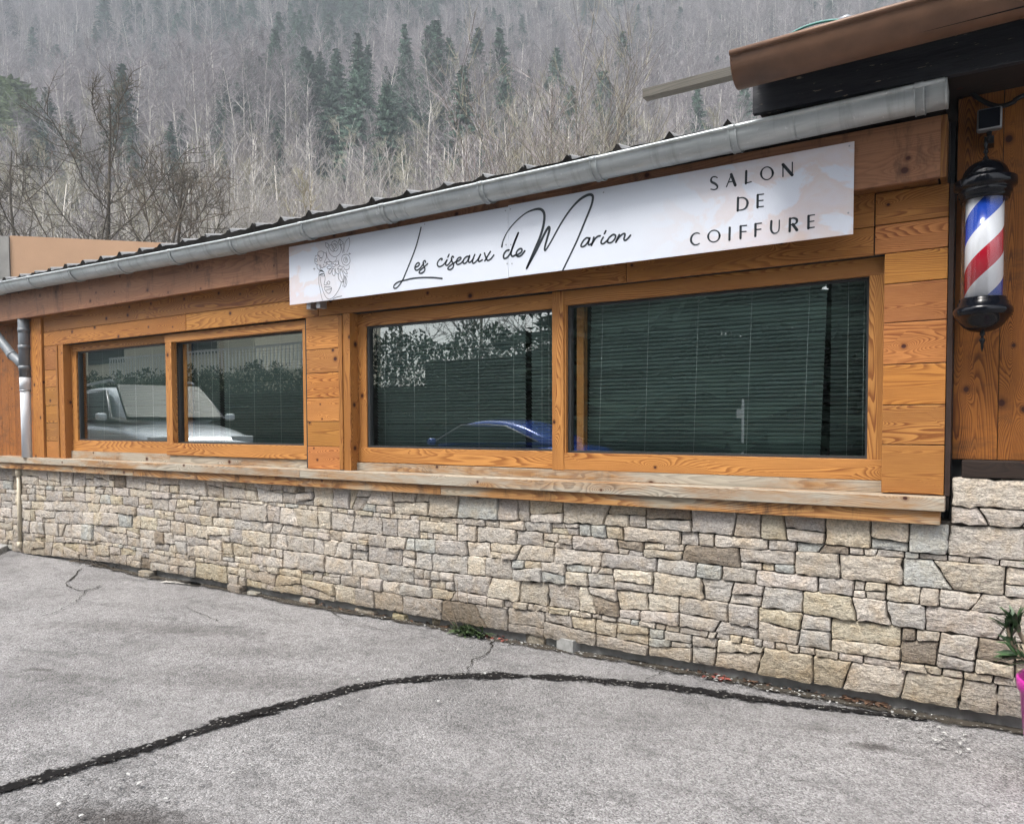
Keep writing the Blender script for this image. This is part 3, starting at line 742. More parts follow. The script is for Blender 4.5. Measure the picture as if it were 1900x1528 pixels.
# ------------------------------------------------------------------ chalet on the right
CH = thing('chalet_building', (1.5, .5, 0), 'tall plank walled chalet at the right with brown gutter and black eaves board', 'building')
mb = MB(); r = random.Random(9); xs_ = [-.160, .034, .245, .43, .66, .85, 1.1, 1.3, 1.55, 1.8, 2.1]
for a, b in zip(xs_, xs_[1:]): mb.box(a+.001, b-.002, .12, .147, 1.306, 3.62, 'z', r.uniform(.85, 1.1))
mb.build('plank_wall', MW['planks'], CH, bevel=.0015)
MB().box(-.162, 2.2, .15, .35, 1.0, 3.9).build('wall_core', M_ROOM, CH)
mb = MB(); mb.box(-.113, 1.62, -.005, .119, 1.222, 1.304, 'x', 1.0); mb.build('sill', MW['dark'], CH, bevel=.004)
mb = MB(); rnd3 = random.Random(14)
for P in stone_polys(rnd3, -.155, 1.6, lambda x: .99, 1.218, 2): add_stone(mb, P, rnd3, yf=0.0)
mb.build('stone_wall', M_STONE, CH); MB().box(-.155, 1.6, .025, .14, 1.0, 1.215).build('wall_backing', M_MORTAR, CH)
bl0, bl1 = at(1396, 212, -.3), at(1900, 112, -.3)
mb = MB(); xe = 2.2; ze = bl0[2]+(bl1[2]-bl0[2])*(xe-bl0[0])/(bl1[0]-bl0[0])
mb.hexa([(bl0[0], -.3, bl0[2]), (xe, -.3, ze), (bl0[0], -.262, bl0[2]), (xe, -.262, ze), (bl0[0], -.3, 3.40), (xe, -.3, 3.36), (bl0[0], -.262, 3.40), (xe, -.262, 3.36)])
mb.build('eaves_board', M_BLACK, CH, bevel=.003)
MB().hexa([(-1.05, -.26, 3.11), (2.2, -.26, 3.09), (-1.05, 4.9, 3.11), (2.2, 4.9, 3.11), (-1.05, -.26, 3.13), (2.2, -.26, 3.11), (-1.05, 4.9, 3.13), (2.2, 4.9, 3.13)]).build('eaves_soffit', MW['dark'], CH)
pt = math.tan(R(23)); z0 = 3.375
def slope_box(x0, x1, ya, yb, dz, th): return MB().hexa([(x0, ya, z0+dz+(ya+.3)*pt-th), (x1, ya, z0+dz+(ya+.3)*pt-th), (x0, yb, z0+dz+(yb+.3)*pt-th), (x1, yb, z0+dz+(yb+.3)*pt-th), (x0, ya, z0+dz+(ya+.3)*pt), (x1, ya, z0+dz+(ya+.3)*pt), (x0, yb, z0+dz+(yb+.3)*pt), (x1, yb, z0+dz+(yb+.3)*pt)])
slope_box(-1.05, 2.2, -.56, 5.2, -.06, .03).build('roof', M_ROOF, CH)
slope_box(-1.03, 2.2, .2, 5.0, -.10, .10).build('roof_body', MW['dark'], CH)
mb = MB(); r = random.Random(1)
for i in range(9):
    x = -.62+.33*i; q = slope_box(x, x+.32, -.57+r.uniform(-.02, .02), .2, -.005+r.uniform(0, .03) + (.02 if i == 0 else .03), .03); mb.add(q.v, q.f, q.uv, .8)
mb.build('roof_slate', M_ROOF, CH, bevel=.004)
# brown gutter
RB = .118; yb = -.62+RB
def lipb(x): 
    a, b = at(1354, 102, -.62), at(1691, 8, -.62); return a[2]+(b[2]-a[2])*(x-a[0])/(b[0]-a[0])
xg = at(1354, 102, -.62)[0]
mb = MB(); gutter_mesh(mb, xg, 2.2, RB, RB-.004, 0, math.pi, 12, yb, lipb); mb.tube([(x, -.622, lipb(x)+.006) for x in np.linspace(xg, 2.2, 8)], .014, 10)
vs = [(xg+.002, yb-RB*math.cos(a), lipb(xg)-RB*math.sin(a)) for a in np.linspace(0, math.pi, 16)]; mb.add(vs+[(v[0]+.006, v[1], v[2]) for v in vs], [tuple(range(16)), tuple(range(16, 32))[::-1]]+[(k, k+1, 17+k, 16+k) for k in range(15)])
mb.build('gutter', M_BROWN, CH)
pa, pb = at(1195, 178, .3), at(1362, 131, .3)
mb = MB(); mb.box(pa[0], -.8, .27, .345, pa[2]-.022, pa[2]+.034, 'x', .9); mb.build('roof_batten', MW['grey'], CH, bevel=.003)

# things on the chalet
hp = [at(x, y, -.615) for x, y in [(1458, 70), (1478, 57), (1505, 46), (1535, 39), (1562, 37)]]
H_ = thing('garden_hose', hp[0], 'thin teal hose arching over the brown gutter', 'hose')
MB().tube(smooth_line(hp, 4), .006, 8).build('hose_tube', M_TEAL, H_)
q = hp[-1]; MB().tube([q-np.array([.012, 0, .0]), q+np.array([.02, .0, .003]), q+np.array([.06, .02, -.02])], [.012, .015, .014], 10).build('hose_nozzle', M_GREYM, H_)
cb = [np.array([.42, .10, 3.14])]+[at(x, y, .08) for x, y in [(1900, 177), (1880, 190), (1858, 197), (1838, 194), (1818, 184), (1800, 170), (1788, 152)]]+[np.array([-.15, .11, 3.10])]
tag(MB().tube(smooth_line(cb, 5), .011, 10).build('power_cable', M_RUBBER, None, cb[3]), 'black corrugated cable looping above the floodlight', 'cable')
# floodlight
fc = at(1836, 222, .03); FL = thing('floodlight', fc, 'small square floodlight with dark glass above the barber pole', 'lamp')
mb = MB(); s = .052; mb.box(fc[0]-s, fc[0]+s, fc[1]-.02, fc[1]+.03, fc[2]-s*1.0, fc[2]+s*1.0); mb.build('housing', M_GREYM, FL, bevel=.010)
mb = MB(); s2 = .044; mb.box(fc[0]-s2, fc[0]+s2, fc[1]-.026, fc[1]-.0195, fc[2]-s2, fc[2]+s2).build('lamp_glass', M_LENS, FL, bevel=.004)
mb = MB(); mb.tube([(fc[0], fc[1]+.02, fc[2]-.05), (fc[0], fc[1]+.02, fc[2]-.10)], .012, 10); mb.box(fc[0]-.02, fc[0]+.02, fc[1]+.01, .119, fc[2]-.11, fc[2]-.075); mb.box(fc[0]-.006, fc[0]+.006, fc[1]+.03, .12, fc[2]-.04, fc[2]-.0)
mb.build('bracket', M_IRON, FL)

# ------------------------------------------------------------------ barber pole
ZP = 1.857; bc = np.array([-.037, -.075, ZP])
BP = thing('barber_pole', bc, 'black capped barber pole with blue, white and red spiral on the plank wall', 'barber pole')
def zpx(y): return at(1826, y, -.075)[2]-ZP
zt0, zt1 = zpx(368), zpx(352); zb1 = zpx(556)
R_s = .079
c_ = (bc[0]+.0, bc[1], ZP)
mb = MB(); mb.lathe([(0.001, zb1), (R_s, zb1), (R_s, zt0+.03), (.001, zt0+.03)], c_, 64); mb.build('striped_cylinder', M_STRIPE, BP)
mb = MB(); mb.lathe([(R_s+.016, zb1-.005), (R_s+.016, zt0+.03)], c_, 64); mb.build('glass_tube', M_TUBE, BP)
Rm = .124
t_ = zt0
prof = [(.07, t_+.0), (.094, t_-.014), (.100, t_-.014), (.103, t_+.000), (.103, t_+.010), (.110, t_+.013), (.112, t_+.030), (.108, t_+.034), (.118, t_+.040), (.128, t_+.046), (.130, t_+.052), (.130, t_+.078), (.127, t_+.083), (.116, t_+.087), (.100, t_+.092)]
mb = MB(); mb.lathe(prof, c_, 64); cp = mb.build('top_cap', M_IRON, BP)
dome = [(.098, t_+.090)]+[(.094*math.cos(a), t_+.092+.085*math.sin(a)) for a in np.linspace(0, 1.35, 9)]+[(.016, t_+.178), (.001, t_+.179)]
mb = MB(); mb.lathe(dome, c_, 48, flute=.035); mb.build('dome', M_IRON, cp)
zt = t_+.178; top = zpx(303)
fin = [(.014, zt-.004), (.012, zt+.01), (.006, zt+.018), (.006, zt+.028), (.012, zt+.036), (.009, zt+.046), (.005, zt+.058), (.009, zt+.07), (.007, zt+.085), (.001, max(top, zt+.105))]
MB().lathe(fin, c_, 16).build('finial', M_IRON, BP)
b_ = zb1
prof = [(.07, b_+.0), (.092, b_+.008), (.098, b_+.004), (.099, b_-.01), (.105, b_-.014), (.106, b_-.03), (.117, b_-.036), (.124, b_-.05), (.123, b_-.066), (.116, b_-.078)]
mb = MB(); mb.lathe(prof, c_, 64); bs = mb.build('base_cap', M_IRON, BP)
bowl = [(.116, b_-.078), (.100, b_-.09), (.088, b_-.11), (.075, b_-.128), (.05, b_-.145), (.02, b_-.152), (.001, b_-.153)]
mb = MB(); mb.lathe(bowl, c_, 48, flute=.05); mb.build('bowl', M_IRON, bs)
zb = b_-.152
MB().lathe([(.010, zb+.002), (.012, zb-.012), (.006, zb-.02), (.006, zb-.028), (.014, zb-.036), (.012, zb-.044), (.007, zb-.055), (.006, zb-.075), (.001, zb-.095)], c_, 16).build('drop_finial', M_IRON, BP)
for z in (t_+.04, b_-.04): MB().box(bc[0]-.03, bc[0]+.03, bc[1]+.09, .119, ZP+z-.015, ZP+z+.015).build('wall_bracket', M_IRON, BP)

# ------------------------------------------------------------------ sign
SY = -.135
SG = thing('salon_sign', (-2.67, SY, 2.44), 'long white sign board lettered in black script under the zinc gutter', 'sign')
mb = MB(); xsm = at(943, 480, SY)[0]
mb.box(-4.746, xsm-.001, SY, SY+.006, 2.441, 2.90).box(xsm+.001, -.601, SY, SY+.006, 2.445, 2.907)
mb.build('panel', M_SIGN, SG)
mb = MB(); mb.box(-4.7, -.65, SY+.007, -.121, 2.80, 2.84); mb.box(-4.7, -.65, SY+.007, -.121, 2.69, 2.72); mb.build('rail', M_ALU, SG)
mb = MB()
for px_ in (578, 596): p = at(px_, 560, -.07); mb.box(p[0]-.024, p[0]+.02, -.10, -.03, 2.40, 2.66)
mb.build('bracket', M_ALU, SG)
def stroke(mb, pts, org, sc, wd, thin=None, k=4, smooth=True):
    P = [at(org[0]+p[0]/sc, org[1]+p[1]/sc, SY-.0012) for p in pts]
    if smooth: P = smooth_line(P, k)
    n = len(P); w_ = [wd]*n
    if thin: w_ = np.interp(np.linspace(0, 1, n), np.linspace(0, 1, len(thin)), thin).tolist()
    mb.ribbon(P, w_, 1, (0, -1, 0))
    for q, ww in ((P[0], w_[0]), (P[-1], w_[-1])):
        mb.add([q]+[q+np.array([math.cos(a)*ww/2, 0, math.sin(a)*ww/2]) for a in np.linspace(0, 2*math.pi, 9)[:-1]], [(0, i+1, (i+1) % 8+1) for i in range(8)])
A_ = ((720, 400), 8.636); B_ = ((910, 340), 6.786)
mb = MB(); W1 = .0115
for pts in [[(528,190),(500,310),(440,520),(360,730),(290,900),(240,1020),(190,1100),(140,1155),(105,1165),(90,1145),(105,1105),(160,1065),(250,1040),(400,1005),(560,992),(720,993),(865,1007)],
    [(445,825),(485,805),(502,775),(490,755),(460,768),(435,810),(430,850),(450,874),(490,862),(535,815),(572,765)],
    [(602,748),(592,722),(568,735),(560,770),(575,810),(590,850),(580,890),(540,920),(505,922),(500,900),(530,862),(590,812),(635,770)],
    [(862,712),(868,692),(845,690),(815,715),(790,760),(795,800),(825,818),(870,800),(910,760),(942,712)],
    [(945,710),(925,755),(925,790),(950,795),(985,760),(1025,700)], [(978,622),(958,665)],
    [(1050,668),(1035,652),(1015,680),(1018,720),(1042,765),(1050,800),(1030,845),(990,865),(960,855),(965,830),(1010,790),(1080,742)],
    [(1080,742),(1125,725),(1165,695),(1165,670),(1130,675),(1100,715),(1095,760),(1115,782),(1160,768),(1205,722)],
    [(1300,655),(1265,655),(1230,680),(1205,720),(1205,760),(1232,765),(1270,730),(1308,640)], [(1308,650),(1290,710),(1295,745),(1322,742),(1365,690)],
    [(1390,625),(1365,680),(1352,735),(1367,765),(1400,745),(1440,700),(1482,622)], [(1482,622),(1457,680),(1447,720),(1465,735),(1510,710)],
    [(1545,600),(1560,650),(1580,700),(1605,718),(1650,690),(1695,632)], [(1640,575),(1600,640),(1550,725)]]: stroke(mb, pts, *A_, W1)
for pts in [[(235,840),(200,850),(170,890),(165,930),(180,948),(215,930),(250,880),(290,780),(350,625)], [(350,625),(300,740),(265,850),(260,900),(280,920),(310,905)],
    [(310,905),(350,895),(392,860),(395,830),(370,825),(335,855),(325,900),(350,922),(390,905),(432,852)]]: stroke(mb, pts, *B_, W1*1.12)
stroke(mb, [(143,800),(160,720),(220,600),(320,480),(440,380),(540,335),(620,325),(665,355),(680,420),(665,540),(620,690),(550,850),(455,1070)], *B_, W1, [.012,.009,.008,.008,.009,.013,.017,.018,.018,.018,.018,.016,.014])
stroke(mb, [(455,1070),(560,880),(640,720),(700,600),(735,552),(742,590),(712,700),(685,800),(684,846),(710,820),(770,720),(880,520),(1000,340),(1120,210),(1220,150),(1275,148),(1290,185),(1270,280),(1190,480),(1090,720),(1000,910),(910,1095)], *B_, W1, [.014,.016,.017,.018,.015,.013,.011,.011,.013,.017,.017,.015,.013,.011,.010])
for pts in [[(1240,690),(1205,690),(1165,730),(1140,780),(1152,800),(1190,785),(1230,735),(1252,688)], [(1250,695),(1232,750),(1242,775),(1275,758)],
    [(1302,680),(1290,725),(1272,782)], [(1275,770),(1310,710),(1345,672),(1382,662)], [(1420,680),(1395,725),(1395,755),(1420,762),(1455,735),(1480,708)], [(1452,600),(1435,635)],
    [(1520,662),(1490,690),(1475,730),(1490,750),(1530,740),(1565,700),(1575,660),(1550,645),(1520,660)],
    [(1622,648),(1600,690),(1578,742)], [(1580,735),(1620,680),(1665,640),(1692,636),(1690,665),(1680,705),(1700,718),(1730,695),(1762,655)]]: stroke(mb, pts, *B_, W1*1.0)
mb.build('script_lettering', M_INK, SG)
# plain capitals
C_ = ((1260, 280), 6.786); mb = MB(); TK, TN = .0125, .0065
def cap(pts, wd=TN, k=5, sm=False, thin=None): stroke(mb, pts, *C_, wd, thin, k, sm)
def done():
    global mb
    mb.build('letter', M_INK, SG); mb = MB()
def fE(x, y0, y1, sl, mid=True, bot=True):     # E and F
    cap([(x, y0+6), (x-2, y1)], TK); cap([(x+4, y0+2), (x+75, y0+2-sl*75)]); cap([(x+2, (y0+y1)/2-2), (x+68, (y0+y1)/2-2-sl*66)])
    if bot: cap([(x+2, y1-6), (x+72, y1-6-sl*68)])
S_ = [(482,338),(455,326),(420,332),(402,362),(412,392),(450,412),(480,440),(478,470),(445,488),(400,482)]
cap(S_, sm=True, thin=[.006,.007,.009,.012,.013,.012,.009,.007,.006]); done()
cap([(597,452),(660,295)]); cap([(656,296),(708,434)], .0155); cap([(620,395),(688,382)]); done()
cap([(846,255),(842,410)], TK); cap([(846,404),(908,390)]); done()
def ring(cx, cy, rx, ry, sl):
    pts = [(cx+rx*math.cos(a), cy-ry*math.sin(a)-sl*rx*math.cos(a)) for a in np.linspace(0, 2*math.pi, 29)]
    cap(pts, k=2, thin=[.0125,.007,.006,.007,.0125,.007,.006,.007,.0125]); done()
ring(1106, 283, 74, 80, .06)
cap([(1308,168),(1308,324)]); cap([(1308,172),(1424,304)], .0155); cap([(1426,144),(1426,308)]); done()
cap([(742,590),(738,752)], TK); cap([(742,598),(800,588),(845,610),(862,655),(845,710),(800,740),(740,748)], sm=True, thin=[.006,.007,.010,.0135,.011,.007,.006]); done()
fE(990, 550, 712, .11); done()
cap([(258,1042),(225,1032),(180,1050),(152,1095),(155,1145),(190,1180),(225,1180),(256,1165)], sm=True, thin=[.006,.007,.009,.0125,.0125,.009,.007,.006]); done()
ring(438, 1072, 72, 74, .08)
cap([(638,966),(634,1120)], TK); done(); fE(775, 942, 1100, .09, bot=False); done(); fE(962, 914, 1072, .10, bot=False); done()
cap([(1162,884),(1158,980),(1175,1025),(1205,1037),(1240,1022),(1258,985),(1262,872)], sm=True, thin=[.0125,.0125,.010,.008,.006,.006,.006]); done()
cap([(1396,852),(1392,1010)], TK); cap([(1396,856),(1440,846),(1480,862),(1480,900),(1445,925),(1396,930)], sm=True, thin=[.006,.009,.013,.011,.007,.006]); cap([(1432,925),(1484,996)], .015); done()
fE(1630, 812, 975, .13); done()
# line drawing of a woman's face under a crown of flowers
mb = MB(); Fo = ((560, 420), 8.986)
def ln(pts, wd=.0036, sm=True): stroke(mb, pts, *Fo, wd, None, 4, sm)
for pts in [[(300,735),(285,800),(283,880),(285,960),(305,1050),(325,1160),(345,1230)], [(305,840),(318,940),(345,1050),(385,1150),(430,1205),(480,1210),(540,1165),(600,1080),(640,1000),(660,925)],
    [(520,1212),(580,1180),(665,1160)], [(372,800),(388,850),(385,900),(375,940),(372,970),(400,978),(420,960),(415,935)], [(420,940),(445,912),(470,935),(455,965),(425,960)],
    [(378,1010),(375,1040),(395,1068),(430,1055),(470,1045),(500,1030),(470,1010),(430,1010),(378,1008)], [(395,1068),(415,1100),(450,1118),(480,1090),(497,1035)],
    [(300,820),(335,790),(375,795),(380,820),(345,830),(325,822)],
    [(545,240),(505,265),(500,320),(520,380),(560,415),(600,380),(605,320),(585,260),(545,240)], [(445,310),(440,380),(470,460),(530,505),(590,495),(640,440),(655,370),(640,310)], [(465,330),(490,300),(520,330),(540,370),(530,420),(490,400),(465,360),(465,330)],
    [(520,300),(550,290),(580,310),(580,350),(550,370),(525,345)], [(540,310),(565,318),(560,345)], [(390,275),(430,285),(460,320)], [(390,275),(400,330),(440,370)], [(625,210),(610,260),(640,310),(690,280),(660,240),(625,210)], [(625,210),(650,300),(680,440)], [(790,188),(740,240),(715,300),(700,430)], [(790,188),(800,260),(785,350),(750,430)], [(700,280),(690,360),(705,440)],
    [(410,420),(420,500),(460,570),(520,600),(570,560),(580,520)], [(230,490),(215,560),(225,620),(270,640)], [(230,490),(270,480),(300,500)], [(265,440),(300,415),(350,420),(360,470),(340,520),(300,520),(270,480),(265,440)], [(310,520),(295,550),(310,575),(335,560),(330,525),(310,520)], [(360,430),(400,450),(410,520),(370,600)], [(215,560),(240,540),(265,560),(245,590),(222,575)],
    [(250,640),(260,700),(300,725),(310,690),(290,640)], [(310,640),(330,690),(370,670),(360,630)], [(370,600),(410,610),(400,660),(370,680)], [(410,590),(440,640),(500,620),(480,590),(410,590)], [(415,680),(440,710),(500,690),(470,660),(415,680)], [(500,690),(450,740),(450,785),(480,780),(505,720)], [(510,700),(505,780),(540,825),(555,780),(540,710),(510,700)], [(560,700),(570,770),(610,795),(620,760),(590,700)], [(520,620),(500,650),(530,680),(560,650),(520,620)], [(560,590),(600,580),(620,620),(580,650),(560,620)],
    [(735,465),(680,490),(665,560),(690,630),(750,650),(800,600),(800,530),(770,475),(735,465)], [(735,510),(700,540),(705,590),(745,600),(765,560),(735,510)], [(725,540),(745,545),(740,570),(722,560)], [(620,560),(610,610),(640,660),(700,670)], [(640,660),(600,690),(640,720),(680,690)], [(700,670),(720,720),(785,710),(790,650)], [(640,710),(640,790),(670,870),(690,930),(700,850),(680,760),(650,710)], [(610,790),(610,860),(650,920),(690,930)], [(680,720),(720,780),(760,790),(740,740)], [(715,820),(745,880),(750,950),(715,1015),(700,930),(715,820)], [(725,850),(728,960)],
    [(795,440),(800,475)], [(780,456),(815,458)], [(205,690),(208,730)], [(190,710),(225,708)], [(745,820),(760,835)], [(680,980),(688,1005)]]: ln(pts)
stroke(mb, [(302,745),(330,738),(372,765)], *Fo, .011, [.009, .014, .004]); stroke(mb, [(300,812),(325,795),(350,795),(375,780)], *Fo, .006, [.010, .008, .004])
mb.build('face_drawing', M_INK, SG)
for (x, y) in [(938, 391), (947, 388), (939, 454), (948, 454), (941, 489), (950, 489), (788, 416), (1120, 357), (1576, 271), (1574, 395)]:
    p = at(x, y, SY-.001); MB().add([(p[0]+.005*math.cos(a), p[1]-.001, p[2]+.005*math.sin(a)) for a in np.linspace(0, 2*math.pi, 9)[:-1]], [tuple(range(8))]).build('screw', M_GREYM, SG)

# ------------------------------------------------------------------ venetian blinds
def blind(x0, x1, yb, label, tone=1.0, lean=0.0, z0=1.21):
    o = thing('venetian_blind', ((x0+x1)/2, yb, 2.36), label, 'blind', 'grey blinds behind the salon windows')
    m = MB(); z = 2.35; k = 0; r_ = random.Random(int(abs(x0)*100))
    while z > z0:
        k += 1; sh = lean*(2.35-z); a = R(52)+r_.gauss(0, .03); hw = .0135; rows = []
        for j, s in enumerate((-1, -.4, .4, 1)):
            dy = -math.cos(a)*hw*s; dz = math.sin(a)*hw*s*-1; bow = .003*(1-s*s)
            rows.append((yb+dy-bow*math.sin(a), z-dz+.0))
        sg = r_.gauss(0, .0006)
        n = 7; vs = []; fs = []
        for i in range(n):
            x = x0+(x1-x0)*i/(n-1)+sh
            for (yy, zz) in rows: vs.append((x, yy, zz+sg+.0004*math.sin(i*2.1+k*.3)))
        for i in range(n-1):
            for j in range(3): fs.append((i*4+j, (i+1)*4+j, (i+1)*4+j+1, i*4+j+1))
        m.add(vs, fs, None, tone, True); z -= .0243
    m.build('slats', M_BLIND, o)
    nc = max(2, int(round((x1-x0)/.36))+1); cm = MB()
    for i in range(nc):
        x = x0+.09+(x1-x0-.18)*i/(nc-1)
        for dx in (0,): cm.tube([(x+dx, yb-.017, 2.35), (x+dx+lean*1.1, yb-.017, z0)], .0013, 5)
    cm.build('ladder_cord', M_CORD, o)
    MB().box(x0, x1, yb-.02, yb+.02, 2.355, 2.385).build('head_rail', M_BLIND, o)
    return o
blind(-8.43, -6.75, .21, 'dark grey blind in the leftmost window')
blind(-6.52, -6.13, .23, 'narrow dark blind beside the wooden jamb of the second window', .8)
blind(-6.05, -4.82, .22, 'grey blind filling most of the second window', .9)
blind(-4.14, -2.755, .22, 'wide grey green blind in the third window')
blind(-2.705, -2.47, .22, 'narrow blind strip beside the mullion of the third window', 1.05)
blind(-2.235, -.775, .21, 'wide grey green blind in the largest window', 1.05, -.03)
blind(-.76, -.50, .235, 'dark narrow blind at the right edge of the largest window', .6)

# ------------------------------------------------------------------ loose things on the ground
def rock(name, px, py, wx, wy, h, label, cat='stone', grp=None, mat=M_STONE, seed=1, col=(.42, .39, .35), rot=0):
    r_ = random.Random(seed); g = gr(px, py); o = np.array([g[0], g[1]+wy*.5, 0]); m = MB()
    n = 9; vs = []; ang = [2*math.pi*(i+r_.uniform(-.25, .25))/n for i in range(n)]
    for (f, z) in ((.94, 0), (1.0, h*.35), (.97, h*.8), (.80, h)):
        for a in ang:
            q = 1/max(abs(math.cos(a)), abs(math.sin(a)))**.75; s = f*(1+r_.uniform(-.07, .07))*q
            x, y = wx/2*s*math.cos(a), wy/2*s*math.sin(a)
            vs.append((o[0]+x*math.cos(rot)-y*math.sin(rot), o[1]+x*math.sin(rot)+y*math.cos(rot), z+(r_.uniform(-.006, .006) if z > 0 else -.002)))
    fs = [(k*n+i, k*n+(i+1) % n, (k+1)*n+(i+1) % n, (k+1)*n+i) for k in range(3) for i in range(n)]+[tuple(range(n))[::-1], tuple(range(3*n, 4*n))]
    m.add(vs, fs, None, tuple(col)); ob = m.build(name, mat, None, o, bevel=.004); return tag(ob, label, cat, grp)
GP = 'loose stones fallen along the foot of the wall'
rock('loose_stone', 262, 1070, .21, .12, .055, 'leftmost loose grey stone lying near the dry twigs', grp=GP, seed=2, col=(.40, .38, .34))
rock('loose_stone', 431, 1099, .19, .12, .07, 'round grey loose stone right of the white cement patch', grp=GP, seed=3, col=(.38, .35, .32))
rock('loose_stone', 462, 1104, .15, .11, .028, 'flat smooth grey stone lying lowest beside a rounder stone', grp=GP, seed=4, col=(.40, .40, .37))
rock('loose_stone', 567, 1121, .19, .09, .05, 'pale loose stone alone between the flat grey stone and the long thin one', grp=GP, seed=5, col=(.50, .46, .40))
rock('loose_stone', 674, 1139, .24, .07, .035, 'long thin loose stone slab against the footing', grp=GP, seed=6, col=(.46, .43, .38))
rock('loose_stone', 738, 1151, .15, .09, .05, 'yellowish tilted loose stone among reddish crumbs', grp=GP, seed=7, col=(.45, .41, .29))
rock('loose_stone', 806, 1161, .115, .09, .085, 'squarish loose stone just left of the green weed', grp=GP, seed=8, col=(.44, .41, .33))
rock('loose_stone', 875, 1172, .10, .08, .085, 'greenish loose stone half hidden behind the weed', grp=GP, seed=12, col=(.36, .38, .32))
rock('loose_stone', 990, 1196, .165, .10, .11, 'biggest loose stone standing under the wall left of the grey block', grp=GP, seed=9, col=(.44, .41, .35))
g = gr(1050, 1210); m = MB(); w_, d_, h_ = .14, .13, .085; a = R(-12); ca, sa = math.cos(a), math.sin(a)
P = [(g[0]+x*ca-y*sa, g[1]+.07+x*sa+y*ca, z) for z in (0, h_) for y in (-d_/2, d_/2) for x in (-w_/2, w_/2)]
tag(m.hexa(P).build('concrete_block', M_CONC, None, (g[0], g[1]+.07, 0), bevel=.003), 'small square cut grey concrete block on the asphalt', 'block')

def leaf(m, base, d, L, wdt, up, tone=1.0, seg=3, droop=.3):
    base = np.array(base, float); d = nrm(d); s = nrm(np.cross(d, up)); n = np.cross(s, d); vs = []; fs = []
    for i in range(seg+1):
        t = i/seg; ww = wdt*math.sin(math.pi*min(1, .12+t*.88))**.8*.5; p = base+d*L*t+np.array([0, 0, -droop*L*t*t])
        vs += [p-s*ww+n*ww*.3, p, p+s*ww+n*ww*.3]
    for i in range(seg):
        for j in range(2): fs.append((3*i+j, 3*i+j+1, 3*i+j+4, 3*i+j+3))
    m.add(vs, fs, None, tone, True)
g = gr(862, 1180); WD = thing('weed', (g[0], g[1]+.02, 0), 'green weed clump growing at the foot of the stone wall', 'weed'); r = random.Random(5)
m = MB()
for i in range(95):
    a = r.uniform(math.pi*.95, 2.05*math.pi); el = r.uniform(.15, 1.1); L = r.uniform(.06, .15)
    leaf(m, (g[0]+r.uniform(-.09, .13), g[1]+.03+r.uniform(-.02, .03), .0+r.uniform(0, .03)), (math.cos(a)*math.cos(el), math.sin(a)*math.cos(el)*.6, math.sin(el)), L, r.uniform(.012, .024), (0, 0, 1), r.uniform(.5, 1.6))
m.build('leaf', M_WEED, WD, smooth=True)['kind'] = 'stuff'
m = MB()
for pts in [[(868,1170),(868,1130),(866,1090)], [(862,1170),(850,1110),(848,1075)], [(850,1168),(838,1130),(825,1105)], [(846,1165),(820,1135),(792,1112)], [(846,1165),(832,1110),(810,1085)]]:
    m.tube(smooth_line([at(x, y, -.03) for x, y in pts], 3), [.0022]*7, 5)
m.build('dry_stalk', M_STEM, WD)
def litter(name, areas, n, mat, label, cat, size=(.02, .05), seed=1, twig=False):
    r_ = random.Random(seed); m = MB()
    for i in range(n):
        (xa, ya, xb, yb_, dy) = areas[i % len(areas)]; t = r_.random(); g = gr(xa+(xb-xa)*t, ya+(yb_-ya)*t+r_.uniform(-dy, dy)); L = r_.uniform(*size); a = r_.uniform(0, 6.28)
        if twig: m.tube([(g[0]-L*math.cos(a)*2, g[1]-.3*L*math.sin(a), .008+r_.uniform(0, .03)), (g[0], g[1]+r_.uniform(-.02, .02), .02+r_.uniform(0, .03)), (g[0]+L*2*math.cos(a), g[1]+.3*L*math.sin(a), .008+r_.uniform(0, .03))], .003, 4)
        else: leaf(m, (g[0], g[1], .008+r_.uniform(0, .012)), (math.cos(a), math.sin(a), r_.uniform(0, .5)), L, L*.6, (0, 0, 1), r_.uniform(.4, 1.8), droop=.4)
    o = m.build(name, mat, None, tuple(gr(areas[0][0], areas[0][1])*np.array([1, 1, 0]))); return tag(o, label, cat, None, 'stuff')
litter('leaf_litter', [(1250, 1236, 1420, 1262, 5), (1380, 1262, 1640, 1302, 7), (1560, 1298, 1650, 1312, 4), (560, 1118, 860, 1168, 3)], 380, M_DRY, 'brown dead leaves caught between asphalt edge and wall', 'leaves', seed=3)
litter('gravel_crumbs', [(640, 1138, 960, 1195, 8), (960, 1192, 1110, 1214, 8), (1100, 1215, 1600, 1312, 9), (1640, 1320, 1800, 1395, 30), (100, 1500, 900, 1240, 60), (1250, 1245, 1750, 1325, 10)], 420, M_CONC, 'small pale crumbs scattered on the asphalt', 'crumbs', (.008, .028), 9)
litter('red_leaves', [(895, 1174, 940, 1190, 5), (1310, 1252, 1345, 1262, 5)], 26, M_RED, 'reddish leaves beside the weed', 'leaves', (.025, .05), 4)
litter('dry_twigs', [(135, 1043, 230, 1054, 4)], 46, M_TWIG, 'heap of dry twigs at the left foot of the wall', 'twigs', (.03, .07), 7, True)

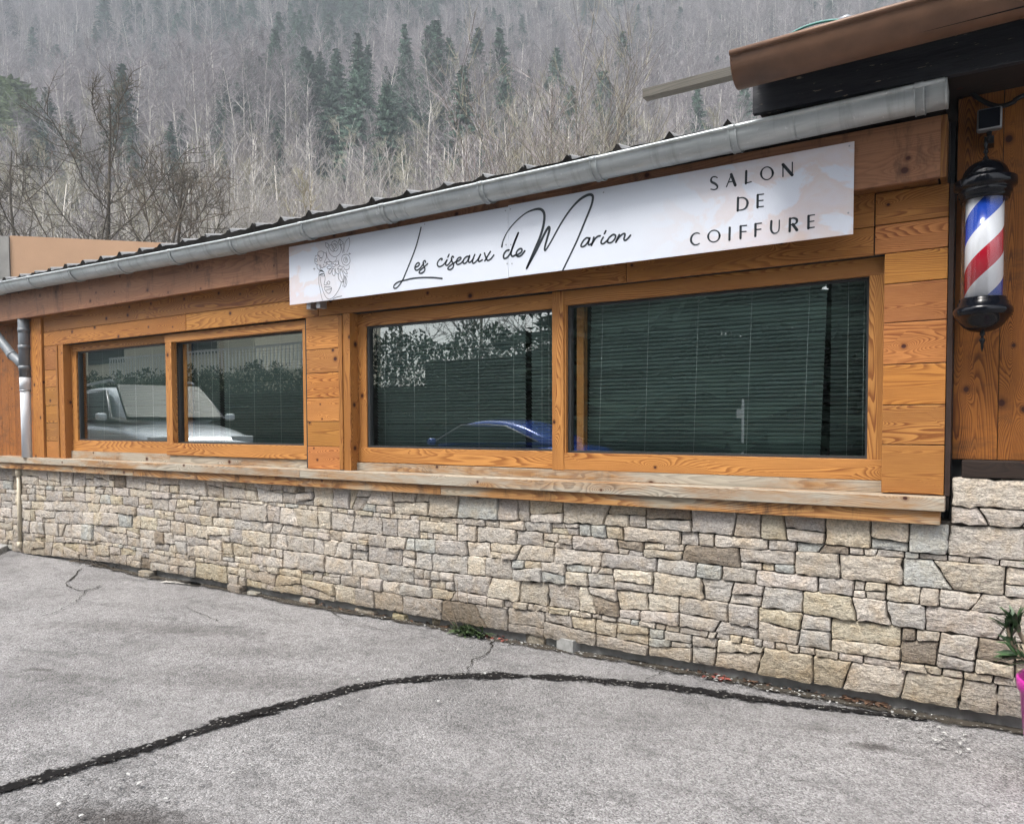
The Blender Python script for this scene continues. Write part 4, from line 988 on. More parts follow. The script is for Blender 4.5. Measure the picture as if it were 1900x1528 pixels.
# potted oleander
pc = np.array([at(1887, 1245, -.62)[0]+.195, -.62, 0]); PT = thing('potted_oleander', pc, 'oleander with narrow green leaves in a magenta pot at the right edge', 'potted plant')
MB().lathe([(.001, 0), (.145, 0), (.150, .01), (.186, .40), (.197, .41), (.199, .452), (.193, .46), (.186, .45), (.178, .40), (.001, .395)], pc, 48).build('pot', M_MAG, PT)
MB().lathe([(.001, .40), (.176, .398)], pc, 24).build('soil', M_DIRT if False else M_MORTAR, PT)
m = MB(); ml = MB(); r = random.Random(12)
tips = []
for pts in [[(2000,1330),(1935,1235),(1900,1210),(1880,1195),(1868,1160)], [(2000,1330),(1940,1250),(1905,1225),(1888,1215)], [(1935,1235),(1905,1195),(1890,1170),(1884,1150)], [(2010,1330),(1970,1200),(1940,1100),(1930,1060)], [(2020,1330),(2060,1180),(2080,1080)], [(2010,1330),(2010,1150),(2000,1040)]]:
    P = smooth_line([at(x, y, -.62) for x, y in pts], 3); P = [np.array([p[0], p[1]+.0, p[2]]) for p in P]
    m.tube(P, np.linspace(.011, .006, len(P)).tolist(), 8); tips.append(P)
for P in tips:
    for k in range(30):
        t = 1-r.random()**1.3*.42; i = min(len(P)-2, int(t*(len(P)-1))); b = P[i]+(P[i+1]-P[i])*(t*(len(P)-1)-i); ax = nrm(P[i+1]-P[i]); a = r.uniform(0, 6.28)
        s = nrm(np.cross(ax, [math.cos(a), math.sin(a), .3])); leaf(ml, b, ax*r.uniform(.5, 1.3)+s*.75, r.uniform(.06, .10), r.uniform(.014, .019), ax, r.uniform(.55, 1.5), 4, .1)
m.build('stem', M_STEM, PT); o = ml.build('leaf', M_LEAF, PT, smooth=True); o['kind'] = 'stuff'
# ------------------------------------------------------------------ mountainside
FW = nrm([-.534, .845, 0]); SD = np.array([FW[1], -FW[0], 0])      # away from the viewer / to the right
def cw(x, y): return FW[0]*x+FW[1]*(y-CAM[1])
def nz(x, y, s): return math.sin(x*.9*s+1.3)*math.sin(y*1.1*s+.7)+.5*math.sin(x*2.1*s-y*1.7*s)+.3*math.sin(x*4.3*s+y*3.9*s)
def hill(x, y):
    wv = cw(x, y)
    if wv < 13: h = 0
    elif wv < 40: h = (wv-13)**2*.0075
    elif wv < 150: h = 5.47+(wv-40)*.45
    else: h = 54.97+(wv-150)*.74
    a = min(1, max(0, (y-4)/6.0)) if y < 60 else 1
    if x < -35: a = max(a, min(1, (-35-x)/20.0))
    return (h+nz(x, y, .035)*min(6, h*.10)+nz(x, y, .16)*min(.8, h*.05))*a
def build_hill():
    W_ = np.concatenate([np.linspace(6, 60, 40), np.linspace(64, 200, 40), np.linspace(208, 640, 54)]); vs = []; fs = []
    S_ = np.linspace(-1, 1, 90)
    for a in W_:
        for b in S_:
            p = FW*a+SD*(b*(a*1.15+45))+np.array([0, CAM[1], 0]); h = hill(p[0], p[1])
            vs.append((p[0], p[1], h-.05-(0.3 if h < .02 else 0)))
    n = len(S_)
    for j in range(len(W_)-1):
        for i in range(n-1): fs.append((j*n+i, j*n+i+1, (j+1)*n+i+1, (j+1)*n+i))
    t = T('leaf litter slope'); v = t.pos(); a = t.noise(v, .06, 6, .65); b = t.noise(v, 1.3, 6, .7)
    c = t.mix(t.ramp(a, [(.35, 0), (.65, 1)]), (.07, .058, .046), (.11, .098, .078)); c = t.mix(t.ramp(b, [(.35, 0), (.7, 1)]), c, (.055, .05, .042))
    c = t.mix(t.ramp(t.noise(v, .5, 5, .7), [(.60, 0), (.68, .8)]), c, (.33, .32, .29))
    t.bump(b, 1, .4); mat = t.fin(c, .95)
    tag(MB().add(vs, fs, None, 1, True).build('hillside', mat), kind='structure')
build_hill()

# ---- tree builders (unit: metres; returned as meshes that are shared by many trees)
def frame(d):
    a = np.cross(d, [0, 0, 1]); 
    if np.linalg.norm(a) < .05: a = np.cross(d, [1, 0, 0])
    a = nrm(a); return a, np.cross(d, a)
def limb(m, p, d, L, r0, r1, seg, rnd, bend=.12, trop=.0, n=3, tone=1.0):
    P = [p]; 
    for i in range(seg):
        d = nrm(d+np.array([rnd.gauss(0, bend), rnd.gauss(0, bend), rnd.gauss(0, bend)+trop])); P.append(P[-1]+d*L/seg)
    m.tube(P, np.linspace(r0, r1, seg+1).tolist(), n, False, tone); return P, d
def bare_tree(rnd, H=16.0, prim=15, sec=6, twg=5, start=.35, up=.55, wtw=.022, spread=.3, crook=.1, trunk=.13, tone=1.0):
    m = MB(); P, _ = limb(m, np.zeros(3), np.array([rnd.gauss(0, .04), rnd.gauss(0, .04), 1]), H, trunk, .03, 8, rnd, .035, .03, 5, (1.45, 1.42, 1.35))
    mt = MB()
    for i in range(prim):
        t = start+(1-start)*(i+rnd.random())/prim; k = min(7, int(t*8)); b = P[k]+(P[k+1]-P[k])*(t*8-k)
        a = rnd.uniform(0, 6.28); d = nrm([math.cos(a), math.sin(a), up+.5*t+rnd.gauss(0, .15)]); L = H*spread*(1.15-t*.75)*rnd.uniform(.7, 1.2)
        Q, dd = limb(m, b, d, L, .05*(1.3-t), .015, 3, rnd, crook, .08, 3, 1.15)
        for j in range(sec):
            u = .25+.75*(j+rnd.random())/sec; k2 = min(2, int(u*3)); b2 = Q[k2]+(Q[k2+1]-Q[k2])*(u*3-k2); a = rnd.uniform(0, 6.28)
            x, y = frame(dd); d2 = nrm(dd*.9+(x*math.cos(a)+y*math.sin(a))*.9+np.array([0, 0, .25])); L2 = L*.45*rnd.uniform(.6, 1.2)
            Q2, d3 = limb(mt, b2, d2, L2, .022, wtw*.6, 2, rnd, crook, .06, 3, 1.0)
            for q in range(twg):
                u = rnd.random(); k3 = min(1, int(u*2)); b3 = Q2[k3]+(Q2[k3+1]-Q2[k3])*(u*2-k3); a = rnd.uniform(0, 6.28); x, y = frame(d3)
                d4 = nrm(d3+(x*math.cos(a)+y*math.sin(a))*.8+np.array([0, 0, .2])); limb(mt, b3, d4, L2*rnd.uniform(.35, .8), wtw*.7, wtw*.35, 1, rnd, .1, 0, 3, .9)
    return m, mt
def shrub(rnd, H=4.5, stems=12, tw=16, wtw=.014, lean=.35):
    m = MB(); mt = MB()
    for i in range(stems):
        a = rnd.uniform(0, 6.28); l = rnd.uniform(.05, lean); P, d = limb(m, np.array([math.cos(a)*.15, math.sin(a)*.15, 0]), nrm([math.cos(a)*l, math.sin(a)*l, 1]), H*rnd.uniform(.55, 1), .028, .010, 5, rnd, .06, .03, 3, 1.3)
        for j in range(tw):
            u = rnd.uniform(.2, 1); k = min(4, int(u*5)); b = P[k]+(P[k+1]-P[k])*(u*5-k); a2 = rnd.uniform(0, 6.28)
            Q, d2 = limb(m, b, nrm([math.cos(a2)*.7, math.sin(a2)*.7, 1.0]), H*rnd.uniform(.10, .26), wtw*.8, wtw*.5, 2, rnd, .12, .02, 3, 1.1)
            for q in range(3):
                a3 = rnd.uniform(0, 6.28); limb(mt, Q[1], nrm(d2+.6*np.array([math.cos(a3), math.sin(a3), .2])), H*rnd.uniform(.05, .12), wtw*.6, wtw*.35, 1, rnd, .1, 0, 3, 1.0)
    return m, mt
def conifer(rnd, H=18.0, whorls=36, per=9, width=.22, droop=.35, fluffy=False, sparse=0.0):
    m = MB(); mt = MB(); limb(m, np.zeros(3), np.array([0, 0, 1.]), H, .16, .02, 6, rnd, .01, 0, 5, 1.0)
    for i in range(whorls):
        t = .10+.89*i/whorls; z = H*t
        for j in range(per):
            if rnd.random() < sparse: continue
            a = rnd.uniform(0, 6.28); L = H*width*((1-t)**.8+.06)*rnd.uniform(.65, 1.15); d = np.array([math.cos(a), math.sin(a), (.12 if t < .7 else .4)]); ns = 7
            s = np.array([-math.sin(a), math.cos(a), 0])
            for k in range(ns):
                u = (k+.6)/ns; c = np.array([0, 0, z])+d*L*u+np.array([0, 0, -droop*L*u*u])
                ww = L*.26*(1.15-u)+.16; hh = .22+.16*(1-u)
                for sg in (-1, 1):
                    q = c+s*sg*ww*rnd.uniform(.7, 1.2)+d*L*.12; e = c+s*sg*ww*.45*rnd.random()+np.array([0, 0, -hh*rnd.uniform(.6, 1.5)])+d*L*.04
                    mt.add([c, q+np.array([0, 0, -rnd.uniform(0, .15)]), e], [(0, 1, 2)], None, rnd.uniform(.6, 1.5))
                    if fluffy: mt.add([c+np.array([0, 0, .1]), c+s*sg*ww*.6+np.array([0, 0, .35*rnd.random()]), c+d*.3+np.array([0, 0, .3])], [(0, 1, 2)], None, rnd.uniform(.8, 1.8))
    return m, mt
def leafmat(name, col, tr=.25, rough=.8):
    t = T(name); oi = t.n('ObjectInfo').outputs['Random']; c = t.mix(1, col, t.tone(), 'MULTIPLY')
    c = t.mix(1, c, t.ramp(oi, [(0, .7), (1, 1.25)]), 'MULTIPLY'); return t.fin(c, rough, 0, .2)
M_TRUNK = leafmat('pale bark', (.42, .40, .38)); M_TWIGS = leafmat('grey brown twigs', (.30, .275, .28)); M_TWIGY = leafmat('yellowish twigs', (.36, .34, .26))
M_DARKBARK = leafmat('dark mossy bark', (.075, .066, .052)); M_SPRUCE = leafmat('spruce needles', (.060, .098, .072)); M_PINE = leafmat('pine needles', (.16, .20, .115)); M_YPINE = leafmat('yellow green needles', (.22, .25, .09))
def pair(name, mm, mat_a, mat_b):          # (trunk mesh, crown mesh) without linking
    a, b = mm; A = a.build('trunk', mat_a, None, link=False); B = b.build('crown', mat_b, None, link=False); A.name = 'trunk'; B.name = 'crown'; return A, B
RT = random.Random(77)
bares = [pair('b', bare_tree(RT, H=16+RT.uniform(-2, 2), prim=18, sec=7, twg=6, start=RT.uniform(.2, .45), up=RT.uniform(.4, .9), spread=RT.uniform(.28, .40), trunk=.11), M_TRUNK, M_TWIGS) for _ in range(6)]
shrubs = [pair('s', shrub(RT, H=4.5+RT.uniform(-.6, 1.2), stems=RT.randint(9, 15)), M_TRUNK, M_TWIGS if i % 3 else M_TWIGY) for i in range(4)]
smalls = [pair('t', bare_tree(RT, H=8, prim=13, sec=6, twg=5, start=.2, up=.9, wtw=.016, spread=.34, trunk=.07, crook=.14), M_TRUNK, M_TWIGS if i else M_TWIGY) for i in range(3)]
spruces = [pair('c', conifer(RT, H=18, width=RT.uniform(.19, .25), sparse=.1*i), M_DARKBARK, M_SPRUCE) for i in range(3)]
pines = [pair('p', conifer(RT, H=12, whorls=22, per=7, width=.30, droop=.1, fluffy=True), M_TRUNK, M_PINE), pair('p', conifer(RT, H=9, whorls=20, per=6, width=.26, droop=.1, fluffy=True), M_TRUNK, M_YPINE)]
def plant(kind, name, x, y, s, rz, label, cat, group=None, z=None, lean=(0, 0), sxy=1.0):
    A, B = kind
    o = thing(name, (x, y, hill(x, y)-.1 if z is None else z), label, cat, group); o.rotation_euler = (lean[0], lean[1], rz); o.scale = (s*sxy, s*sxy, s)
    for q in (A, B):
        c = q.copy(); COL.objects.link(c); c.parent = o
    return o
def on_hill(px, py):                     # where the sight line of a photo pixel meets the slope
    r = ray(px, py); s = 14.0
    while s < 620:
        p = CAM+r*s
        if p[2] < hill(p[0], p[1]): return p, s
        s *= 1.012
    return CAM+r*620, 620
def eave(px): return 524-.2135*px
# conifers one can tell apart, placed where the photograph shows them
side = lambda px: 'left' if px < 300 else ('middle' if px < 900 else 'right')
nsp = 0
for (px, yt, yb, lab) in [(612, 150, 345, 'big dark spruce rising above the roof left of the two middle ones'), (748, 125, 290, 'dark spruce standing just right of the biggest one on the slope'), (800, 175, 300, 'dark green spruce, lower neighbour of the middle spruces'),
    (510, 185, 300, 'small dark spruce left of the biggest spruce'), (142, 25, 90, 'single dark pointed spruce high above the bare fruit tree'), (568, -5, 75, 'blue green spruce at the top of the slope, left one of a pair'), (622, -30, 80, 'blue green spruce at the top of the slope, right one of a pair'),
    (700, 5, 130, 'tall dark spruce high on the middle of the slope'), (283, -30, 40, 'hazy spruce cut by the top edge above the light pine'), (330, -20, 50, 'hazy spruce cut by the top edge beside another spruce'),
    (960, 15, 100, 'green spruce on the upper slope over the script lettering'), (1013, -25, 32, 'dark spruce cut by the top edge right of the middle'), (955, -30, 25, 'small spruce top at the upper picture edge'),
    (190, -30, 30, 'faint spruce at the top edge of the left slope'), (12, -20, 80, 'dark spruce at the far left top corner'), (560, 40, 160, 'thin spruce left above the largest spruce'), (690, 190, 320, 'dark spruce between the biggest spruce and its right neighbour'),
    (640, 120, 240, 'narrow spruce right behind the biggest spruce'), (1330, 105, 215, 'dark spruce behind the grey roof batten'), (1300, 150, 230, 'small dark spruce below the grey roof batten'), (820, 330, 395, 'low dark young spruce just above the roof ribs'), (70, 30, 110, 'dim spruce between the far left one and the single pointed one'),
    (590, 240, 360, 'low spruce close to the roof in front of the biggest one'), (770, 230, 340, 'low spruce close to the roof below the middle pair'), (430, 30, 110, 'faint spruce among bare trees left of the top pair')]:
    p, s = on_hill(px, yb); H = (yb-yt)/F*s; nsp += 1
    plant(spruces[nsp % 3], 'spruce_tree', p[0], p[1], H/18, RT.uniform(0, 6), lab, 'tree', 'dark spruces on the wooded slope', sxy=1.15)
for (px, yt, yb, kd, lab) in [(22, 148, 330, 0, 'light green pine at the left picture edge'), (367, 238, 300, 1, 'small yellow green conifer among bare trees')]:
    p, s = on_hill(px, yb); plant(pines[kd], 'pine_tree', p[0], p[1], (yb-yt)/F*s/(12 if kd == 0 else 9), 1, lab, 'tree', sxy=2.7-kd)
# bare fruit trees and big shrubs just behind the building
def fruit_tree(px, ytop, dist, seed, label, H0=None, dens=1.0, mat=M_DARKBARK, wide=1.0):
    r_ = random.Random(seed); q = CAM+ray(px, ytop)*dist; zb = hill(q[0], q[1]); H = q[2]-zb; m = MB(); mt = MB()
    P, d0 = limb(m, np.zeros(3), np.array([.02, 0, 1.]), H, .14, .02, 10, r_, .07, .05, 7, 1.0)
    npr = int(15*dens)
    for i in range(npr):
        t = .16+.80*(i+r_.random()*.8)/npr; k = min(9, int(t*10)); b = P[k]+(P[k+1]-P[k])*(t*10-k); a = i*2.4+r_.uniform(-.5, .5)
        L = H*.62*wide*(1.05-t*.9)*r_.uniform(.7, 1.15); Q, dd = limb(m, b, nrm([math.cos(a), math.sin(a), .55+.4*t]), L, .05*(1.15-t), .011, 6, r_, .16, .05, 5, 1.0)
        for j in range(13):
            u = .12+.88*(j+r_.random())/13; k2 = min(5, int(u*6)); b2 = Q[k2]+(Q[k2+1]-Q[k2])*(u*6-k2); a = r_.uniform(0, 6.28); x, y = frame(dd)
            Q2, d3 = limb(m, b2, nrm(dd*.6+(x*math.cos(a)+y*math.sin(a))+np.array([0, 0, .35])), L*.34*r_.uniform(.5, 1.2), .016, .007, 3, r_, .2, .05, 4, 1.0)
            for q_ in range(9):
                u = r_.uniform(.2, 1); k3 = min(2, int(u*3)); b3 = Q2[k3]+(Q2[k3+1]-Q2[k3])*(u*3-k3); a = r_.uniform(0, 6.28); x, y = frame(d3)
                limb(mt, b3, nrm(d3*.6+(x*math.cos(a)+y*math.sin(a))+np.array([0, 0, .3])), r_.uniform(.2, .6), .008, .004, 2, r_, .25, .05, 3, 1.6)
    o = thing('fruit_tree', (q[0], q[1], zb), label, 'tree'); A, B = m.build('trunk', mat, None, link=False), mt.build('crown', mat, None, link=False)
    for c in (A, B): COL.objects.link(c); c.parent = o
fruit_tree(132, 182, 27, 3, 'dark gnarled bare fruit tree with a tall leader above the beige building', wide=1.2, dens=1.15)
fruit_tree(228, 292, 25, 8, 'smaller dark bare tree right of the tall fruit tree', wide=1.3, dens=.9)
fruit_tree(300, 318, 27, 21, 'crooked low bare tree near the right end of the beige wall', wide=1.3, dens=.8)
fruit_tree(30, 285, 30, 14, 'bare tree with sloping branches at the left edge behind the beige wall', wide=1.25, dens=.8)
M_MID = leafmat('brown grey bark', (.10, .09, .075))
def big_shrub(px, ytop, dist, seed, stems, label, lean, mat, matt):
    r_ = random.Random(seed); q = CAM+ray(px, ytop)*dist; zb = hill(q[0], q[1]); m, mt = shrub(r_, q[2]-zb, stems, 30, .011, lean)
    o = thing('bare_shrub', (q[0], q[1], zb), label, 'shrub')
    for c in (m.build('trunk', mat, None, link=False), mt.build('crown', matt, None, link=False)): COL.objects.link(c); c.parent = o
big_shrub(1062, 140, 30, 31, 34, 'wide open bare shrub with many steep stems above the script lettering', .45, M_MID, M_TWIGY)
big_shrub(980, 190, 28, 37, 16, 'slender bare shrub left of the wide open one above the roof', .35, M_MID, M_TWIGS)
big_shrub(560, 255, 34, 41, 34, 'pale fan shaped bare shrub above the left end of the sign', .5, M_TRUNK, M_TRUNK)
big_shrub(440, 300, 36, 43, 30, 'pale fan shaped bare shrub right of the crooked bare tree', .5, M_TRUNK, M_TWIGY)
big_shrub(690, 290, 34, 44, 26, 'pale bare shrub just above the roof between the fan shaped ones', .45, M_TRUNK, M_TWIGS)
# scrub and small trees of the lower slope: each its own thing
cand = []; RS = random.Random(5)
wv = 25.0
while wv < 125:
    st = 3.0+wv*.012; b = -wv*.80
    while b < wv*.62:
        ww = wv+RS.uniform(-1.6, 1.6); bb = b+RS.uniform(-1.5, 1.5); p = FW*ww+SD*bb+np.array([0, CAM[1], 0]); x, y = p[0], p[1]
        if y > 5.5 and not (-24 < x < -16 and y < 13): cand.append((ww, x, y))
        b += st
    wv += st*1.0
cand.sort(); n_ind = 0
WORDS = {'shrub': 'pale multi stemmed bare shrub on the lower slope', 'tree': 'small pale bare tree on the lower slope'}
rest = []
for (ww, x, y) in cand:
    big = RS.random() < min(.75, .15+ww*.006); k = RS.randrange(3) if big else RS.randrange(4); s = RS.uniform(.7, 1.2); rz = RS.uniform(0, 6.28)
    top = proj((x, y, hill(x, y)+(8 if big else 4.8)*s)); 
    vis = -30 < top[0] < 1400 and top[1] < eave(max(0, top[0]))-10
    if not vis: continue
    if n_ind < 285:
        n_ind += 1
        if big: plant(smalls[k], 'bare_tree', x, y, s, rz, WORDS['tree'], 'tree', 'small bare trees on the lower slope')
        else: plant(shrubs[k], 'bare_shrub', x, y, s, rz, WORDS['shrub'], 'shrub', 'pale bare shrubs on the lower slope')
    else: rest.append((x, y, s*1.0, rz, (6+k) if big else 9+k))
# the far wood: one mass, instanced
protos = bpy.data.collections.new('tree_models')
def joined(i, pr):
    me_objs = []
    a, b = pr; V = []; Fc = []; tn_ = []; mi = []
    for k, o in enumerate((a, b)):
        off = len(V); me = o.data; V += [v.co[:] for v in me.vertices]; Fc += [[off+q for q in p.vertices] for p in me.polygons]; mi += [k]*len(me.polygons)
        tn_ += [c for d in me.attributes['tone'].data for c in d.color]
    me = bpy.data.meshes.new('m%02d' % i); me.from_pydata(V, [], Fc); at_ = me.attributes.new('tone', 'FLOAT_COLOR', 'FACE'); at_.data.foreach_set('color', tn_)
    me.materials.append(a.data.materials[0]); me.materials.append(b.data.materials[0]); me.polygons.foreach_set('material_index', mi)
    ob = bpy.data.objects.new('m%02d' % i, me); protos.objects.link(ob)
for i, pr in enumerate(bares+smalls+shrubs+spruces): joined(i, pr)
pts = []; RF = random.Random(9)
wv = 92.0
while wv < 560:
    st = 3.0+wv*.0055; b = -wv*.82-8
    while b < wv*.70+8:
        p = FW*(wv+RF.uniform(-2.2, 2.2))+SD*(b+RF.uniform(-2, 2))+np.array([0, CAM[1], 0]); x, y = p[0], p[1]
        h = hill(x, y); q = proj((x, y, h+14)); keep = -60 < q[0] < 1750 and q[1] < eave(max(0, min(q[0], 1900)))+10 and q[1] > -260
        if keep:
            cn = nz(x+40, y, .022)+.35*nz(x, y, .09); mid = math.exp(-((q[0]-720)/230)**2)
            prob = .10+.34*mid+.16*(q[1] < 110)*(q[0] < 800)
            if cn > .0 and RF.random() < prob*1.3: idx = 13+RF.randrange(3); s = RF.uniform(.5, 1.0)
            elif wv < 125 and RF.random() < .6: idx = 6+RF.randrange(3); s = RF.uniform(.9, 1.5)
            else: idx = RF.randrange(6); s = RF.uniform(.5, .98)
            pts.append((x, y, h-.2, s, RF.uniform(0, 6.28), idx, RF.gauss(0, .04)))
        b += st
    wv += st
for (x, y, s, rz, k) in rest: pts.append((x, y, hill(x, y)-.1, s, rz, k, 0))
me = bpy.data.meshes.new('forest'); me.from_pydata([p[:3] for p in pts], [], []); fo = bpy.data.objects.new('forest', me); COL.objects.link(fo)
a = me.attributes.new('rot', 'FLOAT_VECTOR', 'POINT'); a.data.foreach_set('vector', [c for p in pts for c in (p[6], -p[6]*.5, p[4])])
a = me.attributes.new('scl', 'FLOAT', 'POINT'); a.data.foreach_set('value', [p[3] for p in pts])
a = me.attributes.new('idx', 'INT', 'POINT'); a.data.foreach_set('value', [p[5] for p in pts])
ng = bpy.data.node_groups.new('forest', 'GeometryNodeTree'); ng.interface.new_socket('Geometry', in_out='INPUT', socket_type='NodeSocketGeometry'); ng.interface.new_socket('Geometry', in_out='OUTPUT', socket_type='NodeSocketGeometry')
gi, go = ng.nodes.new('NodeGroupInput'), ng.nodes.new('NodeGroupOutput'); ip = ng.nodes.new('GeometryNodeInstanceOnPoints'); ci = ng.nodes.new('GeometryNodeCollectionInfo')
ci.inputs['Collection'].default_value = protos; ci.inputs['Separate Children'].default_value = True; ci.inputs['Reset Children'].default_value = True; ip.inputs['Pick Instance'].default_value = True
def na(nm, ty):
    n_ = ng.nodes.new('GeometryNodeInputNamedAttribute'); n_.data_type = ty; n_.inputs['Name'].default_value = nm; return n_.outputs[0]
L_ = ng.links.new; L_(gi.outputs[0], ip.inputs['Points']); L_(ci.outputs[0], ip.inputs['Instance']); L_(na('idx', 'INT'), ip.inputs['Instance Index']); L_(na('rot', 'FLOAT_VECTOR'), ip.inputs['Rotation']); L_(na('scl', 'FLOAT'), ip.inputs['Scale']); L_(ip.outputs[0], go.inputs[0])
md = fo.modifiers.new('scatter', 'NODES'); md.node_group = ng
tag(fo, 'wintry grey mixed wood covering the steep mountainside', 'forest', None, 'stuff')
print('individual plants', n_ind, 'forest', len(pts))

# beige building behind on the left
b0 = at(18, 437, 3.0); r_ = ray(318, 451); tt = (b0[2]-CAM[2])/r_[2]; b1 = CAM+tt*r_
dv = nrm(b1-b0); pv = np.array([dv[1], -dv[0], 0]); pv = pv if pv[0] < 0 else -pv
BB = thing('beige_building', (b0[0], b0[1], 0), 'flat roofed building with a peach rendered wall behind the roof at left', 'building')
def slab(m, s0, s1, d0, d1, z0, z1):
    q = [b0+dv*s+pv*d for d in (d0, d1) for s in (s0, s1)]; return m.hexa([(p[0], p[1], z) for z in (z0, z1) for p in q])
M_PEACH = flat('peach render', (.48, .30, .185), .9, 0, .12, 1.2); M_CGREY = flat('grey render', (.30, .29, .27), .9, 0, .3, 3)
slab(MB(), .0, 18, 0, 8, -.1, b0[2]).build('wall', M_PEACH, BB)
slab(MB(), -.34, -.01, -.03, 8, -.1, b0[2]-.02).build('corner_pier', M_CGREY, BB)
slab(MB(), -2.6, -.36, -.1, 8, 1, b0[2]-.06).build('side_wall', M_CGREY, BB)

# ------------------------------------------------------------------ the street side behind the viewer, seen in the glass
def mv(px, py, Yv): p = at(px, py, Yv); return np.array([p[0], .244-Yv, p[2]])
M_GLS = flat('dark car glass', (.03, .04, .04), .25, 0, .1, spec=.08); M_TYRE = M_RUBBER
def car(name, x, y, z, L, Wd, Hh, hood_z, rot, paint, label, suv):
    o = thing(name, (x, y, z), label, 'car'); o.rotation_euler = (0, 0, rot); o3 = np.array([x, y, z])
    # side profile (x forward): lower body then cabin, lofted over stations
    def loft(st, nm, mat):
        m = MB(); vs = []; fs = []; k = len(st[0][1])
        for (xx, ring_) in st: vs += [(xx+o3[0], a+o3[1], b+o3[2]) for a, b in ring_]
        for i in range(len(st)-1):
            for j in range(k): fs.append((i*k+j, i*k+(j+1) % k, (i+1)*k+(j+1) % k, (i+1)*k+j))
        fs += [tuple(range(k))[::-1], tuple((len(st)-1)*k+j for j in range(k))]
        m.add(vs, fs, None, 1, True); b = m.build(nm, mat, o); s_ = b.modifiers.new('s', 'SUBSURF'); s_.levels = s_.render_levels = 2; return b
    hw = Wd/2; zb_ = .42 if suv else .24; belt = hood_z
    def sec(w_, za, zc): return [(-w_*.9, za), (-w_, za+.15), (-w_, zc-.14), (-w_*.9, zc), (w_*.9, zc), (w_, zc-.14), (w_, za+.15), (w_*.9, za)]
    rear = belt+(.04 if suv else .05)
    st = [(-L/2, sec(hw*.86, zb_+.1, rear-.12)), (-L/2+.12, sec(hw*.97, zb_, rear)), (-L*.2, sec(hw, zb_-.04, rear)), (L*.10, sec(hw, zb_-.04, belt+.02)), (L*.22, sec(hw*.98, zb_-.02, belt-.01)), (L/2-.35, sec(hw*.93, zb_, belt-.14)), (L/2-.05, sec(hw*.84, zb_+.05, belt-.26)), (L/2, sec(hw*.75, zb_+.12, belt-.36))]
    loft(st, 'body', paint)
    def cs(w0, w1, za, zc): return [(-w0, za), (-(w0+w1)/2, (za+zc)/2), (-w1, zc-.04), (-w1*.85, zc), (w1*.85, zc), (w1, zc-.04), ((w0+w1)/2, (za+zc)/2), (w0, za)]
    r0 = -L/2+(.12 if suv else .45); f0 = L*.24; top0, top1 = (-L/2+.25 if suv else -L*.22), L*.06
    wr = hw*.78
    st = [(r0, cs(hw*.88, wr, rear-.08, rear)), (top0, cs(hw*.92, wr, rear-.08, Hh-.05)), ((top0+top1)/2, cs(hw*.93, wr, belt-.05, Hh)), (top1, cs(hw*.93, wr, belt-.05, Hh-.03)), (f0, cs(hw*.9, wr, belt-.10, belt-.02))]
    cb_ = loft(st, 'cabin', paint)
    gst = [(r0+.10, cs(hw*.895, wr*1.01, rear+.0, rear+.02)), (top0+.10, cs(hw*.935, wr*1.02, rear+.03, Hh-.14)), ((top0+top1)/2, cs(hw*.945, wr*1.03, belt+.03, Hh-.08)), (top1-.02, cs(hw*.945, wr*1.03, belt+.03, Hh-.10)), (f0-.05, cs(hw*.91, wr*1.02, belt+.0, belt+.03))]
    m = MB()
    for sg in (-1, 1):                       # side windows
        pane = [(r0+.28, hw*.93, rear+.04), (top0+.22, wr*1.03, Hh-.14), (top1-.05, wr*1.04, Hh-.12), (f0-.28, hw*.94, belt+.05)]
        q = [(o3[0]+a, o3[1]+sg*b, o3[2]+c) for a, b, c in pane]; q2 = [(p[0], p[1]+sg*.03, p[2]) for p in q]
        m.add(q+q2, [(0, 1, 2, 3), (4, 5, 6, 7), (0, 1, 5, 4), (1, 2, 6, 5), (2, 3, 7, 6), (3, 0, 4, 7)])
    m.build('side_glass', M_GLS, cb_)
    m = MB(); q = [(f0-.02, -hw*.80, belt+.03), (f0-.02, hw*.80, belt+.03), (top1+.05, wr*.92, Hh-.06), (top1+.05, -wr*.92, Hh-.06)]; q = [(o3[0]+a, o3[1]+b, o3[2]+c) for a, b, c in q]; q2 = [(p[0]+.05, p[1], p[2]+.045) for p in q]
    m.add(q+q2, [(0, 1, 2, 3), (4, 7, 6, 5), (0, 4, 5, 1), (1, 5, 6, 2), (2, 6, 7, 3), (3, 7, 4, 0)]).build('windscreen', M_GLS, cb_)
    rw = .37 if suv else .32
    for xx in (-L*.30, L*.30):
        for sg in (-1, 1):
            c_ = o3+np.array([xx, sg*(hw-.10), rw])
            w1 = MB().tube([c_-np.array([0, .11, 0]), c_+np.array([0, .11, 0])], rw, 24).build('wheel', M_TYRE, o); MB().tube([c_-np.array([0, .115, 0]), c_+np.array([0, .115, 0])], rw*.6, 16).build('rim', M_GREYM, w1)
